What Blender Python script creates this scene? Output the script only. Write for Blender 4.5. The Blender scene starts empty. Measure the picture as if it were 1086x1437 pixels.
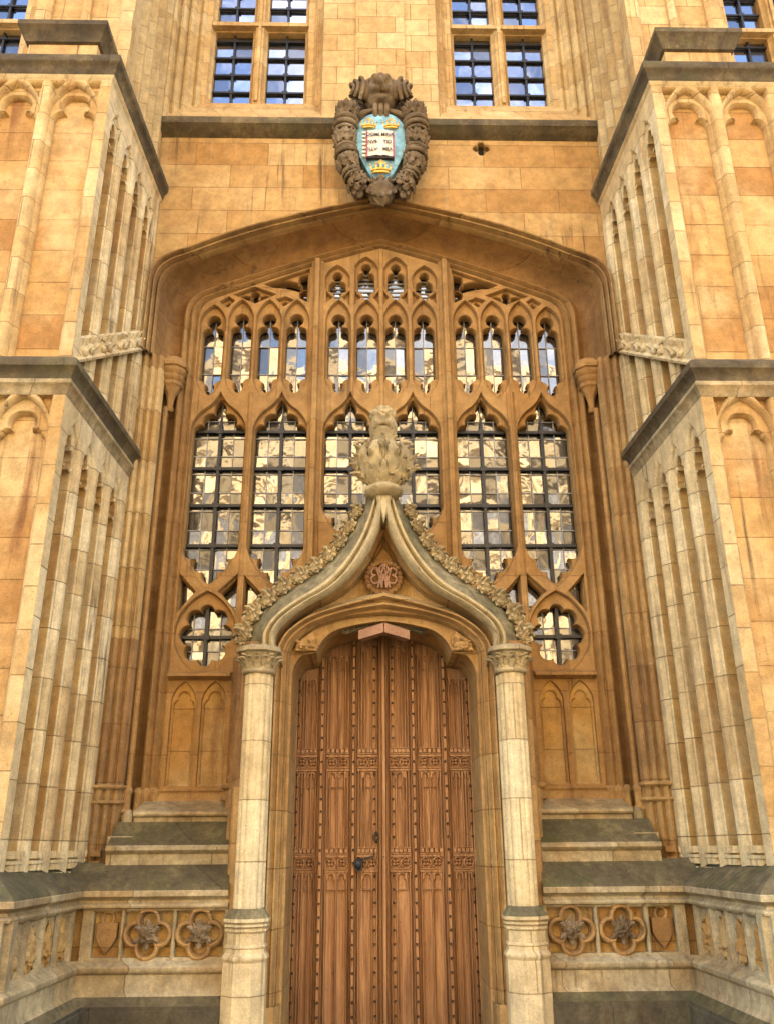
import bpy, math, random
from mathutils import Vector, Matrix, noise
from mathutils.geometry import delaunay_2d_cdt
R = math.radians
random.seed(7)
scene = bpy.context.scene
col = scene.collection

# ------------------------------------------------------------------ camera
TH, RO, YAW = R(21.4), R(0.45), R(1.30)
cd = bpy.data.cameras.new('camera'); cam = bpy.data.objects.new('camera', cd); col.objects.link(cam)
cd.sensor_fit = 'VERTICAL'; cd.sensor_height = 24; cd.lens = 1204.0 / 1437.0 * 24; cd.clip_end = 2000
r_ = Vector((math.cos(YAW), -math.sin(YAW), 0)); h_ = Vector((math.sin(YAW), math.cos(YAW), 0))
f_ = h_ * math.cos(TH) + Vector((0, 0, math.sin(TH))); u_ = -h_ * math.sin(TH) + Vector((0, 0, math.cos(TH)))
rr = math.cos(RO) * r_ - math.sin(RO) * u_; uu = math.cos(RO) * u_ + math.sin(RO) * r_
M = Matrix((rr, uu, -f_)).transposed().to_4x4(); M.translation = Vector((-0.15, -9.0, 1.6))
cam.matrix_world = M; scene.camera = cam

# ------------------------------------------------------------------ sky, sun, exposure
SUN_EL, SUN_AZ = R(36), R(14)          # the sun stands behind the building and lights the building opposite
w = bpy.data.worlds.new('World'); scene.world = w; w.use_nodes = True
wn = w.node_tree; bg = wn.nodes['Background']; sky = wn.nodes.new('ShaderNodeTexSky')
sky.sky_type = 'NISHITA'; sky.sun_disc = False; sky.sun_elevation = SUN_EL; sky.sun_rotation = SUN_AZ
sky.dust_density = 1.5; sky.ozone_density = 1.0
tc = wn.nodes.new('ShaderNodeTexCoord'); cn = wn.nodes.new('ShaderNodeTexNoise'); cn.inputs['Scale'].default_value = 2.6; cn.inputs['Detail'].default_value = 6; cn.inputs['Roughness'].default_value = .62
wn.links.new(tc.outputs['Generated'], cn.inputs['Vector']); cr = wn.nodes.new('ShaderNodeMapRange'); wn.links.new(cn.outputs[0], cr.inputs[0])
cr.inputs[1].default_value = .48; cr.inputs[2].default_value = .68; cr.inputs[3].default_value = 0; cr.inputs[4].default_value = .85
cm = wn.nodes.new('ShaderNodeMix'); cm.data_type = 'RGBA'; wn.links.new(cr.outputs[0], cm.inputs[0]); wn.links.new(sky.outputs[0], cm.inputs[6]); cm.inputs[7].default_value = (7.6, 7.0, 6.4, 1)
wn.links.new(cm.outputs[2], bg.inputs[0]); bg.inputs[1].default_value = 0.10
sd = bpy.data.lights.new('sun', 'SUN'); so = bpy.data.objects.new('sun', sd); col.objects.link(so)
sd.energy = 4.0; sd.angle = R(0.5); sd.color = (1.0, 0.92, 0.80)
sdir = Vector((math.sin(SUN_AZ) * math.cos(SUN_EL), math.cos(SUN_AZ) * math.cos(SUN_EL), math.sin(SUN_EL)))
so.rotation_euler = sdir.to_track_quat('Z', 'Y').to_euler()
scene.view_settings.view_transform = 'Standard'; scene.view_settings.look = 'None'
scene.view_settings.gamma = 1; scene.view_settings.exposure = 3.08
scene.render.engine = 'CYCLES'
scene.cycles.use_denoising = True; scene.cycles.max_bounces = 5; scene.cycles.diffuse_bounces = 2
scene.cycles.glossy_bounces = 3; scene.cycles.caustics_reflective = False; scene.cycles.sample_clamp_indirect = 8

# ------------------------------------------------------------------ materials
class NT:
    def __init__(s, name):
        s.m = bpy.data.materials.new(name); s.m.use_nodes = True; s.t = s.m.node_tree; s.n = s.t.nodes
        s.b = s.n['Principled BSDF']; s.geo = s.n.new('ShaderNodeNewGeometry')
        s.pos = s.geo.outputs['Position']
    def l(s, a, b): s.t.links.new(a, b)
    def put(s, sock, v):
        if isinstance(v, bpy.types.NodeSocket): s.l(v, sock)
        elif isinstance(v, (tuple, list)) and len(v) == 3 and len(sock.default_value) == 4: sock.default_value = (*v, 1)
        else: sock.default_value = v
    def vm(s, op, a, b=None):
        n = s.n.new('ShaderNodeVectorMath'); n.operation = op; s.put(n.inputs[0], a)
        if b is not None: s.put(n.inputs[1], b)
        return n.outputs[0]
    def ma(s, op, a, b=0.0, clamp=False):
        n = s.n.new('ShaderNodeMath'); n.operation = op; n.use_clamp = clamp; s.put(n.inputs[0], a); s.put(n.inputs[1], b)
        return n.outputs[0]
    def noise(s, scale, det=4, rough=.55, vec=None, stretch=None, dist=0.0):
        v = vec or s.pos
        if stretch: v = s.vm('MULTIPLY', v, stretch)
        n = s.n.new('ShaderNodeTexNoise'); s.l(v, n.inputs['Vector']); n.inputs['Scale'].default_value = scale
        n.inputs['Detail'].default_value = det; n.inputs['Roughness'].default_value = rough; n.inputs['Distortion'].default_value = dist
        return n.outputs[0]
    def ramp(s, v, a, b, lo=0.0, hi=1.0):
        n = s.n.new('ShaderNodeMapRange'); n.interpolation_type = 'SMOOTHSTEP'; s.put(n.inputs[0], v)
        n.inputs[1].default_value = a; n.inputs[2].default_value = b; n.inputs[3].default_value = lo; n.inputs[4].default_value = hi
        return n.outputs[0]
    def mix(s, f, a, b, mode='MIX'):
        n = s.n.new('ShaderNodeMix'); n.data_type = 'RGBA'; n.blend_type = mode
        s.put(n.inputs[0], f); s.put(n.inputs[6], a); s.put(n.inputs[7], b); return n.outputs[2]
    def xyz(s):
        n = s.n.new('ShaderNodeSeparateXYZ'); s.l(s.pos, n.inputs[0]); return n.outputs
    def comb(s, a, b, c=0.0):
        n = s.n.new('ShaderNodeCombineXYZ'); s.put(n.inputs[0], a); s.put(n.inputs[1], b); s.put(n.inputs[2], c); return n.outputs[0]
    def bump(s, h, st, dist=.01, prev=None):
        n = s.n.new('ShaderNodeBump'); s.l(h, n.inputs['Height']); n.inputs['Strength'].default_value = st; n.inputs['Distance'].default_value = dist
        if prev: s.l(prev, n.inputs['Normal'])
        return n.outputs[0]

def stone(name, A, B, stain, bw=.62, bh=.35, joint=.55, stainamt=.5, streak=.35, streakcol=None, mott=.26, bump=.75, speck=0.0,
          lichen=0.0, moss=0.0, rough=.88, off=0.0, soot=.6):
    hs = lambda c: (min(1, c[0] * 1.04), min(1, c[1] * 1.035), min(1, c[2] * .98)); A, B, stain = hs(A), hs(B), hs(stain)
    t = NT(name); x, y, z = t.xyz()
    u = t.ma('ADD', t.ma('ADD', x, y), off)
    vec = t.comb(u, z)
    warp = t.noise(1.3, 2)
    br = t.n.new('ShaderNodeTexBrick'); t.l(vec, br.inputs['Vector'])
    br.inputs['Color1'].default_value = (*A, 1); br.inputs['Color2'].default_value = (*B, 1)
    br.inputs['Mortar'].default_value = (A[0] * joint, A[1] * joint * .9, A[2] * joint * .8, 1)
    br.inputs['Scale'].default_value = 1; br.inputs['Mortar Size'].default_value = .0058; br.inputs['Mortar Smooth'].default_value = .5
    br.inputs['Brick Width'].default_value = bw; br.inputs['Row Height'].default_value = bh; br.inputs['Bias'].default_value = 0
    br.offset_frequency = 2; br.squash = 1.0
    c = br.outputs['Color']
    row = t.ma('FLOOR', t.ma('DIVIDE', z, bh)); par = t.ma('MULTIPLY', t.ma('SUBTRACT', 1.0, t.ma('MODULO', t.ma('ABSOLUTE', row), 2.0)), .5)
    bid = t.ma('FLOOR', t.ma('ADD', t.ma('DIVIDE', u, bw), par)); wnz = t.n.new('ShaderNodeTexWhiteNoise'); wnz.noise_dimensions = '2D'
    t.l(t.comb(bid, row), wnz.inputs['Vector']); wv = wnz.outputs['Value']; inb = t.ma('SUBTRACT', 1.0, br.outputs['Fac'])
    c = t.mix(t.ma('MULTIPLY', t.ramp(wv, .55, 1.0, 0, .55), inb), c, (min(1, A[0] * 1.12), min(1, A[1] * 1.2), min(1, A[2] * 1.35)))
    c = t.mix(t.ma('MULTIPLY', t.ramp(wv, .3, 0, 0, .42), inb), c, (B[0] * .86, B[1] * .78, B[2] * .68))
    big = t.noise(1.1, 5, .6)
    c = t.mix(t.ma('MULTIPLY', t.ramp(big, .42, .66), stainamt), c, stain)
    sv = t.noise(1.0, 5, .6, stretch=(4.5, 4.5, .38), dist=.4)
    sc_ = streakcol or (stain[0] * .62, stain[1] * .55, stain[2] * .5)
    c = t.mix(t.ma('MULTIPLY', t.ramp(sv, .52, .72), streak), c, sc_)
    so_ = t.noise(1.0, 6, .62, stretch=(11, 11, .5), dist=.5); so2 = t.noise(.8, 3, .5)
    c = t.mix(t.ma('MULTIPLY', t.ma('MULTIPLY', t.ramp(so_, .54, .70), t.ramp(so2, .42, .62)), soot), c, (.13, .078, .038))
    md = t.noise(6.5, 9, .72)
    lo = 1 - mott; c = t.mix(1.0, c, t.comb(*(t.ramp(md, .3, .7, lo, 1 + mott * .45),) * 3), 'MULTIPLY')
    fine = t.noise(95, 4, .75)
    c = t.mix(1.0, c, t.comb(*(t.ramp(fine, .3, .7, .80, 1.12),) * 3), 'MULTIPLY')
    if speck:
        sp = t.noise(26, 3, .6, stretch=(1.6, 1.6, .6)); c = t.mix(t.ma('MULTIPLY', t.ramp(sp, .66, .72), speck), c, (.62, .50, .34))
    pits = t.noise(34, 3, .6)
    c = t.mix(t.ramp(pits, .66, .74, 0, .35), c, (.10, .065, .035))
    if lichen or moss:
        lp = t.noise(3.2, 6, .7); lf = t.ramp(lp, .36, .60)
        c = t.mix(t.ma('MULTIPLY', lf, lichen), c, (.055, .045, .032))
        mo = t.noise(2.3, 6, .7); c = t.mix(t.ma('MULTIPLY', t.ramp(mo, .5, .68), moss), c, (.10, .10, .035))
    t.l(c, t.b.inputs['Base Color']); t.b.inputs['Roughness'].default_value = rough
    t.b.inputs['Specular IOR Level'].default_value = .25
    h = t.ma('ADD', t.ma('MULTIPLY', md, .6), t.ma('MULTIPLY', fine, .25))
    h = t.ma('SUBTRACT', h, t.ma('MULTIPLY', br.outputs['Fac'], .9))
    h = t.ma('SUBTRACT', h, t.ramp(pits, .62, .74, 0, .5))
    t.l(t.bump(h, bump, .012), t.b.inputs['Normal'])
    return t.m

CREAM = (.70, .50, .245); CREAM2 = (.58, .375, .155); OR = (.50, .275, .088); OR2 = (.44, .248, .088); BR = (.335, .165, .052); BR2 = (.27, .12, .038)
MS = {}
MS['cream'] = stone('cream_ashlar', CREAM, CREAM2, OR, .55, .36, stainamt=.7, streak=.55, streakcol=(.36, .17, .06), soot=.95)
MS['panel'] = stone('panel_ashlar', (.62, .38, .145), (.46, .235, .08), (.70, .50, .25), 2.6, .37, stainamt=.9, streak=.95, streakcol=(.31, .14, .05), off=.4, soot=.95)
MS['wall'] = stone('orange_ashlar', (.64, .41, .17), (.49, .265, .085), (.40, .20, .062), .92, .36, joint=.6, stainamt=.5, streak=.35, streakcol=(.68, .50, .26), soot=.95)
MS['pier'] = stone('pale_ashlar', (.68, .46, .215), (.60, .38, .16), (.50, .29, .11), .5, .3, stainamt=.4, streak=.3)
MS['trac'] = stone('tracery_stone', OR2, (.41, .225, .078), (.31, .175, .07), .9, .62, joint=.8, stainamt=.55, streak=.4, streakcol=(.23, .12, .055), speck=.35, soot=.95)
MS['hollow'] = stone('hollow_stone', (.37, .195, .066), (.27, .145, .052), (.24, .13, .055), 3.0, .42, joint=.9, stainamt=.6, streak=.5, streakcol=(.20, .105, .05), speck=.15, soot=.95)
MS['jamb'] = stone('jamb_stone', (.52, .32, .125), (.40, .215, .08), (.26, .145, .065), 3.0, .55, joint=.6, stainamt=.8, streak=.6, streakcol=(.17, .10, .05), speck=.6, soot=.95)
MS['jambnew'] = stone('new_jamb_stone', (.66, .45, .20), (.58, .36, .14), (.42, .25, .10), 3.0, .62, joint=.45, stainamt=.5, streak=.75, streakcol=(.30, .17, .07), speck=.2)
MS['upside'] = stone('golden_ashlar', (.66, .47, .225), (.58, .385, .165), (.48, .30, .12), 3.1, .45, joint=.45, stainamt=.5, streak=.6, streakcol=(.36, .2, .08))
MS['side'] = stone('grey_ashlar', (.80, .63, .365), (.70, .52, .275), (.52, .36, .17), 3.1, .42, joint=.4, stainamt=.5, streak=.7, streakcol=(.40, .24, .10), soot=.95)
MS['recess'] = stone('stained_shaded_ashlar', (.52, .30, .09), (.42, .22, .065), (.52, .38, .19), 3.1, .42, stainamt=.7, streak=.7, streakcol=(.24, .115, .045))  # orange stain plus the shade of the flute reveals, put into the colour
MS['column'] = stone('column_stone', (.80, .645, .385), (.72, .56, .31), (.50, .34, .17), 3.0, .5, joint=.6, stainamt=.35, streak=.3, streakcol=(.36, .25, .13))
MS['ogee'] = stone('ogee_stone', (.62, .50, .29), (.56, .42, .22), (.48, .32, .13), 3.0, 3.0, stainamt=.5, streak=.15)
MS['carve'] = stone('carved_stone', (.66, .52, .29), (.58, .42, .21), (.38, .26, .12), 3.0, 3.0, stainamt=.6, streak=.3, lichen=.4)
MS['portal'] = stone('portal_stone', (.54, .34, .135), (.47, .27, .10), (.37, .205, .08), 3.0, .48, joint=.6, stainamt=.6, streak=.5, speck=.3)
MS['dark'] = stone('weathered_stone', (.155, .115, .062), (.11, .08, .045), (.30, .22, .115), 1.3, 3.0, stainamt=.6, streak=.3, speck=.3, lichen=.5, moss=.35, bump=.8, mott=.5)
MS['mossy'] = stone('mossy_stone', (.22, .17, .085), (.13, .10, .05), (.13, .12, .045), 1.6, 3.0, stainamt=.7, streak=.3, lichen=.55, moss=.6, bump=.9, mott=.5)
MS['mossband'] = stone('lichened_ogee', (.46, .38, .22), (.38, .31, .17), (.19, .165, .08), 3.0, 3.0, stainamt=.8, streak=.3, lichen=.55, moss=.5, bump=.9, mott=.5)
MS['plinth'] = stone('plinth_stone', (.60, .48, .28), (.52, .37, .18), (.43, .26, .11), .9, 3.0, stainamt=.6, streak=.5, streakcol=(.2, .14, .08), lichen=.35, moss=.2, mott=.4)
MS['base'] = stone('base_stone', (.12, .10, .06), (.085, .07, .042), (.20, .16, .10), 1.4, .5, stainamt=.4, lichen=.5, moss=.2, mott=.5)
MS['cart'] = stone('cartouche_stone', (.21, .14, .075), (.15, .10, .052), (.38, .30, .20), 3.0, 3.0, stainamt=.7, streak=.5, streakcol=(.07, .05, .035), mott=.5, bump=.6)
MS['opp'] = stone('sunlit_limestone', (.66, .51, .30), (.58, .43, .24), (.50, .36, .2), 1.4, .5, stainamt=.3)
MS['pink'] = stone('pink_stone', (.42, .235, .15), (.38, .20, .12), (.30, .16, .09), 3, 3, stainamt=.4)
MS['pave'] = stone('paving', (.22, .20, .17), (.18, .165, .14), (.14, .12, .1), 1.0, .6)

def simple(name, c, rough=.5, metal=0.0, var=.2, nscale=20, spec=.5):
    t = NT(name); n = t.noise(nscale, 4, .6)
    cc = t.mix(1.0, c, t.comb(*(t.ramp(n, .3, .7, 1 - var, 1 + var),) * 3), 'MULTIPLY')
    t.l(cc, t.b.inputs['Base Color']); t.b.inputs['Roughness'].default_value = rough; t.b.inputs['Metallic'].default_value = metal
    t.b.inputs['Specular IOR Level'].default_value = spec
    t.l(t.bump(n, .15, .004), t.b.inputs['Normal']); return t.m
MS['iron'] = simple('black_iron', (.012, .012, .014), .45)
MS['lead'] = simple('lead_came', (.30, .29, .27), .5)
MS['void'] = simple('dark_void', (.008, .007, .006), .9)
MS['blue'] = simple('blue_paint', (.24, .47, .55), .5, var=.35, nscale=9)
MS['gold'] = simple('gold_leaf', (.85, .50, .09), .32, .55)
MS['white'] = simple('page_paint', (.80, .70, .50), .6, var=.1)
MS['red'] = simple('red_paint', (.45, .05, .05), .5)
MS['ink'] = simple('ink', (.05, .03, .02), .6)
MS['slate'] = simple('slate', (.09, .09, .10), .6)

def wood():
    t = NT('oak'); x, y, z = t.xyz()
    board = t.n.new('ShaderNodeTexVoronoi'); board.voronoi_dimensions = '1D'; board.inputs['Scale'].default_value = 9.5
    t.l(x, board.inputs['W'])
    g = t.noise(1.0, 7, .65, stretch=(34, 34, 1.3), dist=.8)
    g2 = t.noise(1.0, 4, .6, stretch=(120, 120, 4))
    c = t.mix(t.ramp(g, .32, .66), (.24, .102, .038), (.56, .30, .125))
    bc = t.n.new('ShaderNodeSeparateColor'); t.l(board.outputs['Color'], bc.inputs[0])
    c = t.mix(t.ma('MULTIPLY', bc.outputs[0], .55), c, (.44, .22, .10))
    c = t.mix(1.0, c, t.comb(*(t.ramp(g2, .3, .7, .80, 1.1),) * 3), 'MULTIPLY')
    w_ = t.noise(2.2, 5, .65, stretch=(3, 3, 1)); c = t.mix(t.ramp(w_, .50, .70, 0, .6), c, (.55, .31, .135))
    w2 = t.noise(1.6, 5, .6, stretch=(5, 5, .7)); c = t.mix(t.ramp(w2, .56, .74, 0, .6), c, (.13, .055, .025))
    k = t.noise(30, 3, .5); c = t.mix(t.ramp(k, .68, .74, 0, .8), c, (.05, .022, .012))
    low = t.ramp(z, .7, .1, 0, .35); c = t.mix(low, c, (.13, .065, .035))   # rubbed dirt at the foot of the door
    t.l(c, t.b.inputs['Base Color']); t.b.inputs['Roughness'].default_value = .62; t.b.inputs['Specular IOR Level'].default_value = .3
    t.l(t.bump(t.ma('ADD', g, t.ma('MULTIPLY', g2, .6)), .55, .006), t.b.inputs['Normal']); return t.m
MS['wood'] = wood()
MS['stud'] = simple('iron_stud', (.04, .022, .015), .6)

def glass(name, tint, amp, fac=.20):
    t = NT(name)
    gl = t.n.new('ShaderNodeBsdfGlossy'); gl.inputs['Roughness'].default_value = .035; gl.inputs['Color'].default_value = (*tint, 1)
    t.b.inputs['Base Color'].default_value = (.012, .013, .014, 1); t.b.inputs['Roughness'].default_value = .3
    mx = t.n.new('ShaderNodeMixShader'); t.l(t.ramp(t.geo.outputs['Random Per Island'], 0, 1, fac * .28, fac * 1.35), mx.inputs[0])
    t.l(t.b.outputs[0], mx.inputs[1]); t.l(gl.outputs[0], mx.inputs[2]); t.l(mx.outputs[0], t.n['Material Output'].inputs[0])
    h = t.noise(3.2, 1.5, .4, dist=.9, stretch=(1.0, 1, .6)); h2 = t.noise(13, 1, .4)
    b1 = t.bump(h, amp, .05); t.l(t.bump(h2, amp * .35, .012, b1), gl.inputs['Normal']); return t.m
MS['glass'] = glass('leaded_glass', (.98, .95, .90), .085)
MS['glass2'] = glass('upper_glass', (.74, .76, .90), .05, .5)

# ------------------------------------------------------------------ object helpers
def empty(name, loc, parent=None, label=None, cat=None, group=None, kind=None):
    o = bpy.data.objects.new(name, None); col.objects.link(o); o.empty_display_size = .2
    if parent: o.parent = parent
    else: o.location = loc
    tag(o, label, cat, group, kind); return o
def tag(o, label=None, cat=None, group=None, kind=None):
    if label: o['label'] = label
    if cat: o['category'] = cat
    if group: o['group'] = group
    if kind: o['kind'] = kind
    return o

def area(p): return sum(p[i][0] * p[(i + 1) % len(p)][1] - p[(i + 1) % len(p)][0] * p[i][1] for i in range(len(p))) / 2
def ccw(p): return p if area(p) > 0 else p[::-1]
def offs(p, c, lim=1.7):      # offset a closed ccw loop outwards by c
    n = len(p); out = []
    for i in range(n):
        a, b, d = p[i - 1], p[i], p[(i + 1) % n]
        e1 = Vector((b[0] - a[0], b[1] - a[1])); e2 = Vector((d[0] - b[0], d[1] - b[1]))
        if e1.length < 1e-7 or e2.length < 1e-7: out.append(b); continue
        e1.normalize(); e2.normalize(); n1 = Vector((e1.y, -e1.x)); n2 = Vector((e2.y, -e2.x)); m = n1 + n2
        if m.length < .2: m = n1
        m.normalize(); k = min(lim, 1 / max(.3, m.dot(n1))); out.append((b[0] + m.x * c * k, b[1] + m.y * c * k))
    return out
def arc(p, q, b, n=6):
    if abs(b) < 1e-4: return [p]
    th = 4 * math.atan(b); dx, dy = q[0] - p[0], q[1] - p[1]; d = math.hypot(dx, dy)
    r = d / (2 * math.sin(th / 2)); mx, my = (p[0] + q[0]) / 2, (p[1] + q[1]) / 2; hh = r * math.cos(th / 2)
    cx, cy = mx - dy / d * hh, my + dx / d * hh; a0 = math.atan2(p[1] - cy, p[0] - cx)
    k = max(2, int(n * min(1.6, .4 + abs(th))))
    return [(cx + abs(r) * math.cos(a0 + th * i / k), cy + abs(r) * math.sin(a0 + th * i / k)) for i in range(k)]
def bp(pts, n=6):
    out = []
    for i, p in enumerate(pts):
        q = pts[(i + 1) % len(pts)]; out += arc(p[:2], q[:2], p[2] if len(p) > 2 else 0, n)
    return out
def sym(half, cx=0, dz=0, n=6, sx=1.0, sz=1.0):      # half: right side from bottom to top; mirrored about x = 0
    h = [(p[0] * sx, p[1] * sz, p[2] if len(p) > 2 else 0) for p in half]
    L = list(h[:-1]); L.append((h[-1][0], h[-1][1], h[-2][2]))
    if abs(h[-1][0]) > 1e-6: L[-1] = (h[-1][0], h[-1][1], 0); L.append((-h[-1][0], h[-1][1], h[-2][2]))
    for i in range(len(h) - 2, -1, -1):
        if i == 0 and abs(h[0][0]) < 1e-6: break
        L.append((-h[i][0], h[i][1], h[i - 1][2] if i > 0 else 0))
    return ccw([(x + cx, z + dz) for x, z in bp(L, n)])
def catmull(P, n=8):
    out = []; m = len(P)
    for i in range(m - 1):
        p0, p1, p2, p3 = P[max(i - 1, 0)], P[i], P[i + 1], P[min(i + 2, m - 1)]
        for k in range(n):
            t = k / n
            out.append(tuple(.5 * (2 * p1[j] + (p2[j] - p0[j]) * t + (2 * p0[j] - 5 * p1[j] + 4 * p2[j] - p3[j]) * t * t + (3 * p1[j] - p0[j] - 3 * p2[j] + p3[j]) * t ** 3) for j in range(len(p1))))
    out.append(tuple(P[-1])); return out
def resample(P, n):
    L = [0]
    for a, b in zip(P, P[1:]): L.append(L[-1] + math.dist(a, b))
    out = []; j = 0
    for i in range(n):
        s = L[-1] * i / (n - 1)
        while j < len(P) - 2 and L[j + 1] < s: j += 1
        t = (s - L[j]) / max(1e-9, L[j + 1] - L[j]); t = min(max(t, 0), 1)
        out.append(tuple(P[j][k] + (P[j + 1][k] - P[j][k]) * t for k in range(len(P[0]))))
    return out

def pip(x, y, P):
    c = False; j = len(P) - 1
    for i in range(len(P)):
        if (P[i][1] > y) != (P[j][1] > y) and x < (P[j][0] - P[i][0]) * (y - P[i][1]) / (P[j][1] - P[i][1]) + P[i][0]: c = not c
        j = i
    return c
def fill(outer, holes=()):     # constrained triangulation of a region with holes
    vs, es = [], []
    for L in [outer, *holes]:
        o = len(vs); vs += [Vector((p[0], p[1])) for p in L]; es += [(o + i, o + (i + 1) % len(L)) for i in range(len(L))]
    V, _, F, *_r = delaunay_2d_cdt(vs, es, [], 0, 1e-5)
    bb = [(min(p[0] for p in h), max(p[0] for p in h), min(p[1] for p in h), max(p[1] for p in h), h) for h in holes]
    out = []
    for f in F:
        cx = sum(V[i].x for i in f) / 3; cy = sum(V[i].y for i in f) / 3
        if not pip(cx, cy, outer): continue
        if any(a < cx < b and c < cy < d and pip(cx, cy, h) for a, b, c, d, h in bb): continue
        out.append(tuple(f))
    return [(v.x, v.y) for v in V], out
FRONT = lambda a, b, d: (a, d, b)
class MB:
    def __init__(s, mats, xf=None): s.v = []; s.f = []; s.mi = []; s.mats = mats if isinstance(mats, (list, tuple)) else [mats]; s.k = 0; s.xf = xf
    def add(s, vs, fs, xf=None):
        o = len(s.v)
        for p in vs:
            p = tuple(p)
            if xf: p = xf(*p)
            if s.xf: p = s.xf(*p)
            s.v.append(p)
        for f in fs: s.f.append(tuple(i + o for i in f)); s.mi.append(s.k)
    def box(s, x0, x1, y0, y1, z0, z1, xf=None):
        vs = [(x, y, z) for z in (z0, z1) for y in (y0, y1) for x in (x0, x1)]
        s.add(vs, [(0, 1, 3, 2), (4, 6, 7, 5), (0, 4, 5, 1), (1, 5, 7, 3), (3, 7, 6, 2), (2, 6, 4, 0)], xf)
    def loft(s, rows, closed=False, caps=False, xf=None):
        n = len(rows[0]); vs = [p for r in rows for p in r]; fs = []
        for i in range(len(rows) - 1):
            for j in range(n if closed else n - 1):
                k = (j + 1) % n; fs.append((i * n + j, i * n + k, (i + 1) * n + k, (i + 1) * n + j))
        if caps: fs += [tuple(range(n))[::-1], tuple((len(rows) - 1) * n + j for j in range(n))]
        s.add(vs, fs, xf)
    def sweep(s, path, prof, mapf, closed=False, xf=None):    # path 2D, prof (n, h): n to the left of the path
        P = path; n = len(P); rows = []
        for i in range(n):
            a = P[i - 1] if (i > 0 or closed) else None; b = P[(i + 1) % n] if (i < n - 1 or closed) else None; c = P[i]
            es = []
            if a is not None: es.append(Vector((c[0] - a[0], c[1] - a[1])).normalized())
            if b is not None: es.append(Vector((b[0] - c[0], b[1] - c[1])).normalized())
            ns = [Vector((-e.y, e.x)) for e in es]; m = sum(ns, Vector((0, 0)))
            m = m.normalized() if m.length > .05 else ns[0]; k = min(2.5, 1 / max(.25, m.dot(ns[0])))
            rows.append([mapf(c[0] + m.x * q[0] * k, c[1] + m.y * q[0] * k, q[1]) for q in prof])
        if closed: rows.append(rows[0])
        s.loft(rows, xf=xf)
    def plate(s, outer, holes, y0, y1, cham=((.02, 0), (0, .02)), mapf=FRONT, sides=True, kr=None):
        outer = ccw(outer); holes = [ccw(h) for h in holes]
        front = [offs(h, cham[0][0]) for h in holes]
        V, T = fill(outer, front)
        s.add([mapf(p[0], p[1], y0) for p in V], T)
        for h in holes:
            rows = []
            for (c, d) in cham:
                q = offs(h, c) if c else h; rows.append([mapf(p[0], p[1], y0 + d) for p in q])
            rows.append([mapf(p[0], p[1], y1) for p in h])
            if kr is None: s.loft(rows, closed=True)
            else:
                s.loft(rows[:-2], closed=True); k_ = s.k; s.k = kr; s.loft(rows[-3:], closed=True); s.k = k_
        if sides: s.loft([[mapf(p[0], p[1], y0) for p in outer], [mapf(p[0], p[1], y1) for p in outer]], closed=True)
    def solid(s, outer, y0, y1, mapf=FRONT, ch=.0):
        outer = ccw(outer); f = offs(outer, -ch) if ch else outer
        V, T = fill(f)
        s.add([mapf(p[0], p[1], y0) for p in V], T)
        rows = [[mapf(p[0], p[1], y0) for p in f]]
        if ch: rows.append([mapf(p[0], p[1], y0 + ch) for p in outer])
        rows.append([mapf(p[0], p[1], y1) for p in outer]); s.loft(rows, closed=True)
    def rev(s, cx, cy, prof, n=8, rot=22.5, xf=None, sy=1.0):      # prof (r, z) bottom to top
        rows = [[(cx + r * math.cos(R(rot) + 2 * math.pi * i / n), cy + sy * r * math.sin(R(rot) + 2 * math.pi * i / n), z) for i in range(n)] for r, z in prof]
        s.loft(rows, closed=True, caps=True, xf=xf)
    def ext(s, prof, z0, z1, seg=1, xf=None):          # open profile in plan (x, y), run upwards
        s.loft([[(p[0], p[1], z0 + (z1 - z0) * i / seg) for p in prof] for i in range(seg + 1)], xf=xf)
    def tube(s, P, r, n=8, xf=None, closed=False):
        P = [Vector(p) for p in P]; rows = []; up = Vector((0, 1, .01)).normalized()
        for i, p in enumerate(P):
            d = ((P[(i + 1) % len(P)] if (closed or i < len(P) - 1) else p) - (P[i - 1] if (i or closed) else p)).normalized()
            a = d.cross(up); a = a.normalized() if a.length > .05 else Vector((1, 0, 0)); b = d.cross(a).normalized()
            ri = r[i] if isinstance(r, (list, tuple)) else r
            rows.append([tuple(p + a * ri * math.cos(2 * math.pi * k / n) + b * ri * math.sin(2 * math.pi * k / n)) for k in range(n)])
        if closed: rows.append(rows[0])
        s.loft(rows, closed=True, caps=not closed, xf=xf)
    def blob(s, c, rad, amp=.12, sc=3.0, nu=20, nv=12, seed=0, fn=None, xf=None):
        rows = []
        for j in range(nv + 1):
            th = math.pi * j / nv; row = []
            for i in range(nu):
                ph = 2 * math.pi * i / nu; d = Vector((math.sin(th) * math.cos(ph), math.sin(th) * math.sin(ph), math.cos(th)))
                k = 1 + amp * (1 - 2.4 * abs(noise.noise(d * sc + Vector((seed * 3.1, seed, 0))))) + amp * .5 * noise.noise(d * sc * 2.7 + Vector((seed, 5, 1)))
                if fn: k += fn(d)
                row.append((c[0] + rad[0] * d.x * k, c[1] + rad[1] * d.y * k, c[2] + rad[2] * d.z * k))
            rows.append(row)
        s.loft(rows, closed=True, xf=xf)
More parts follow.
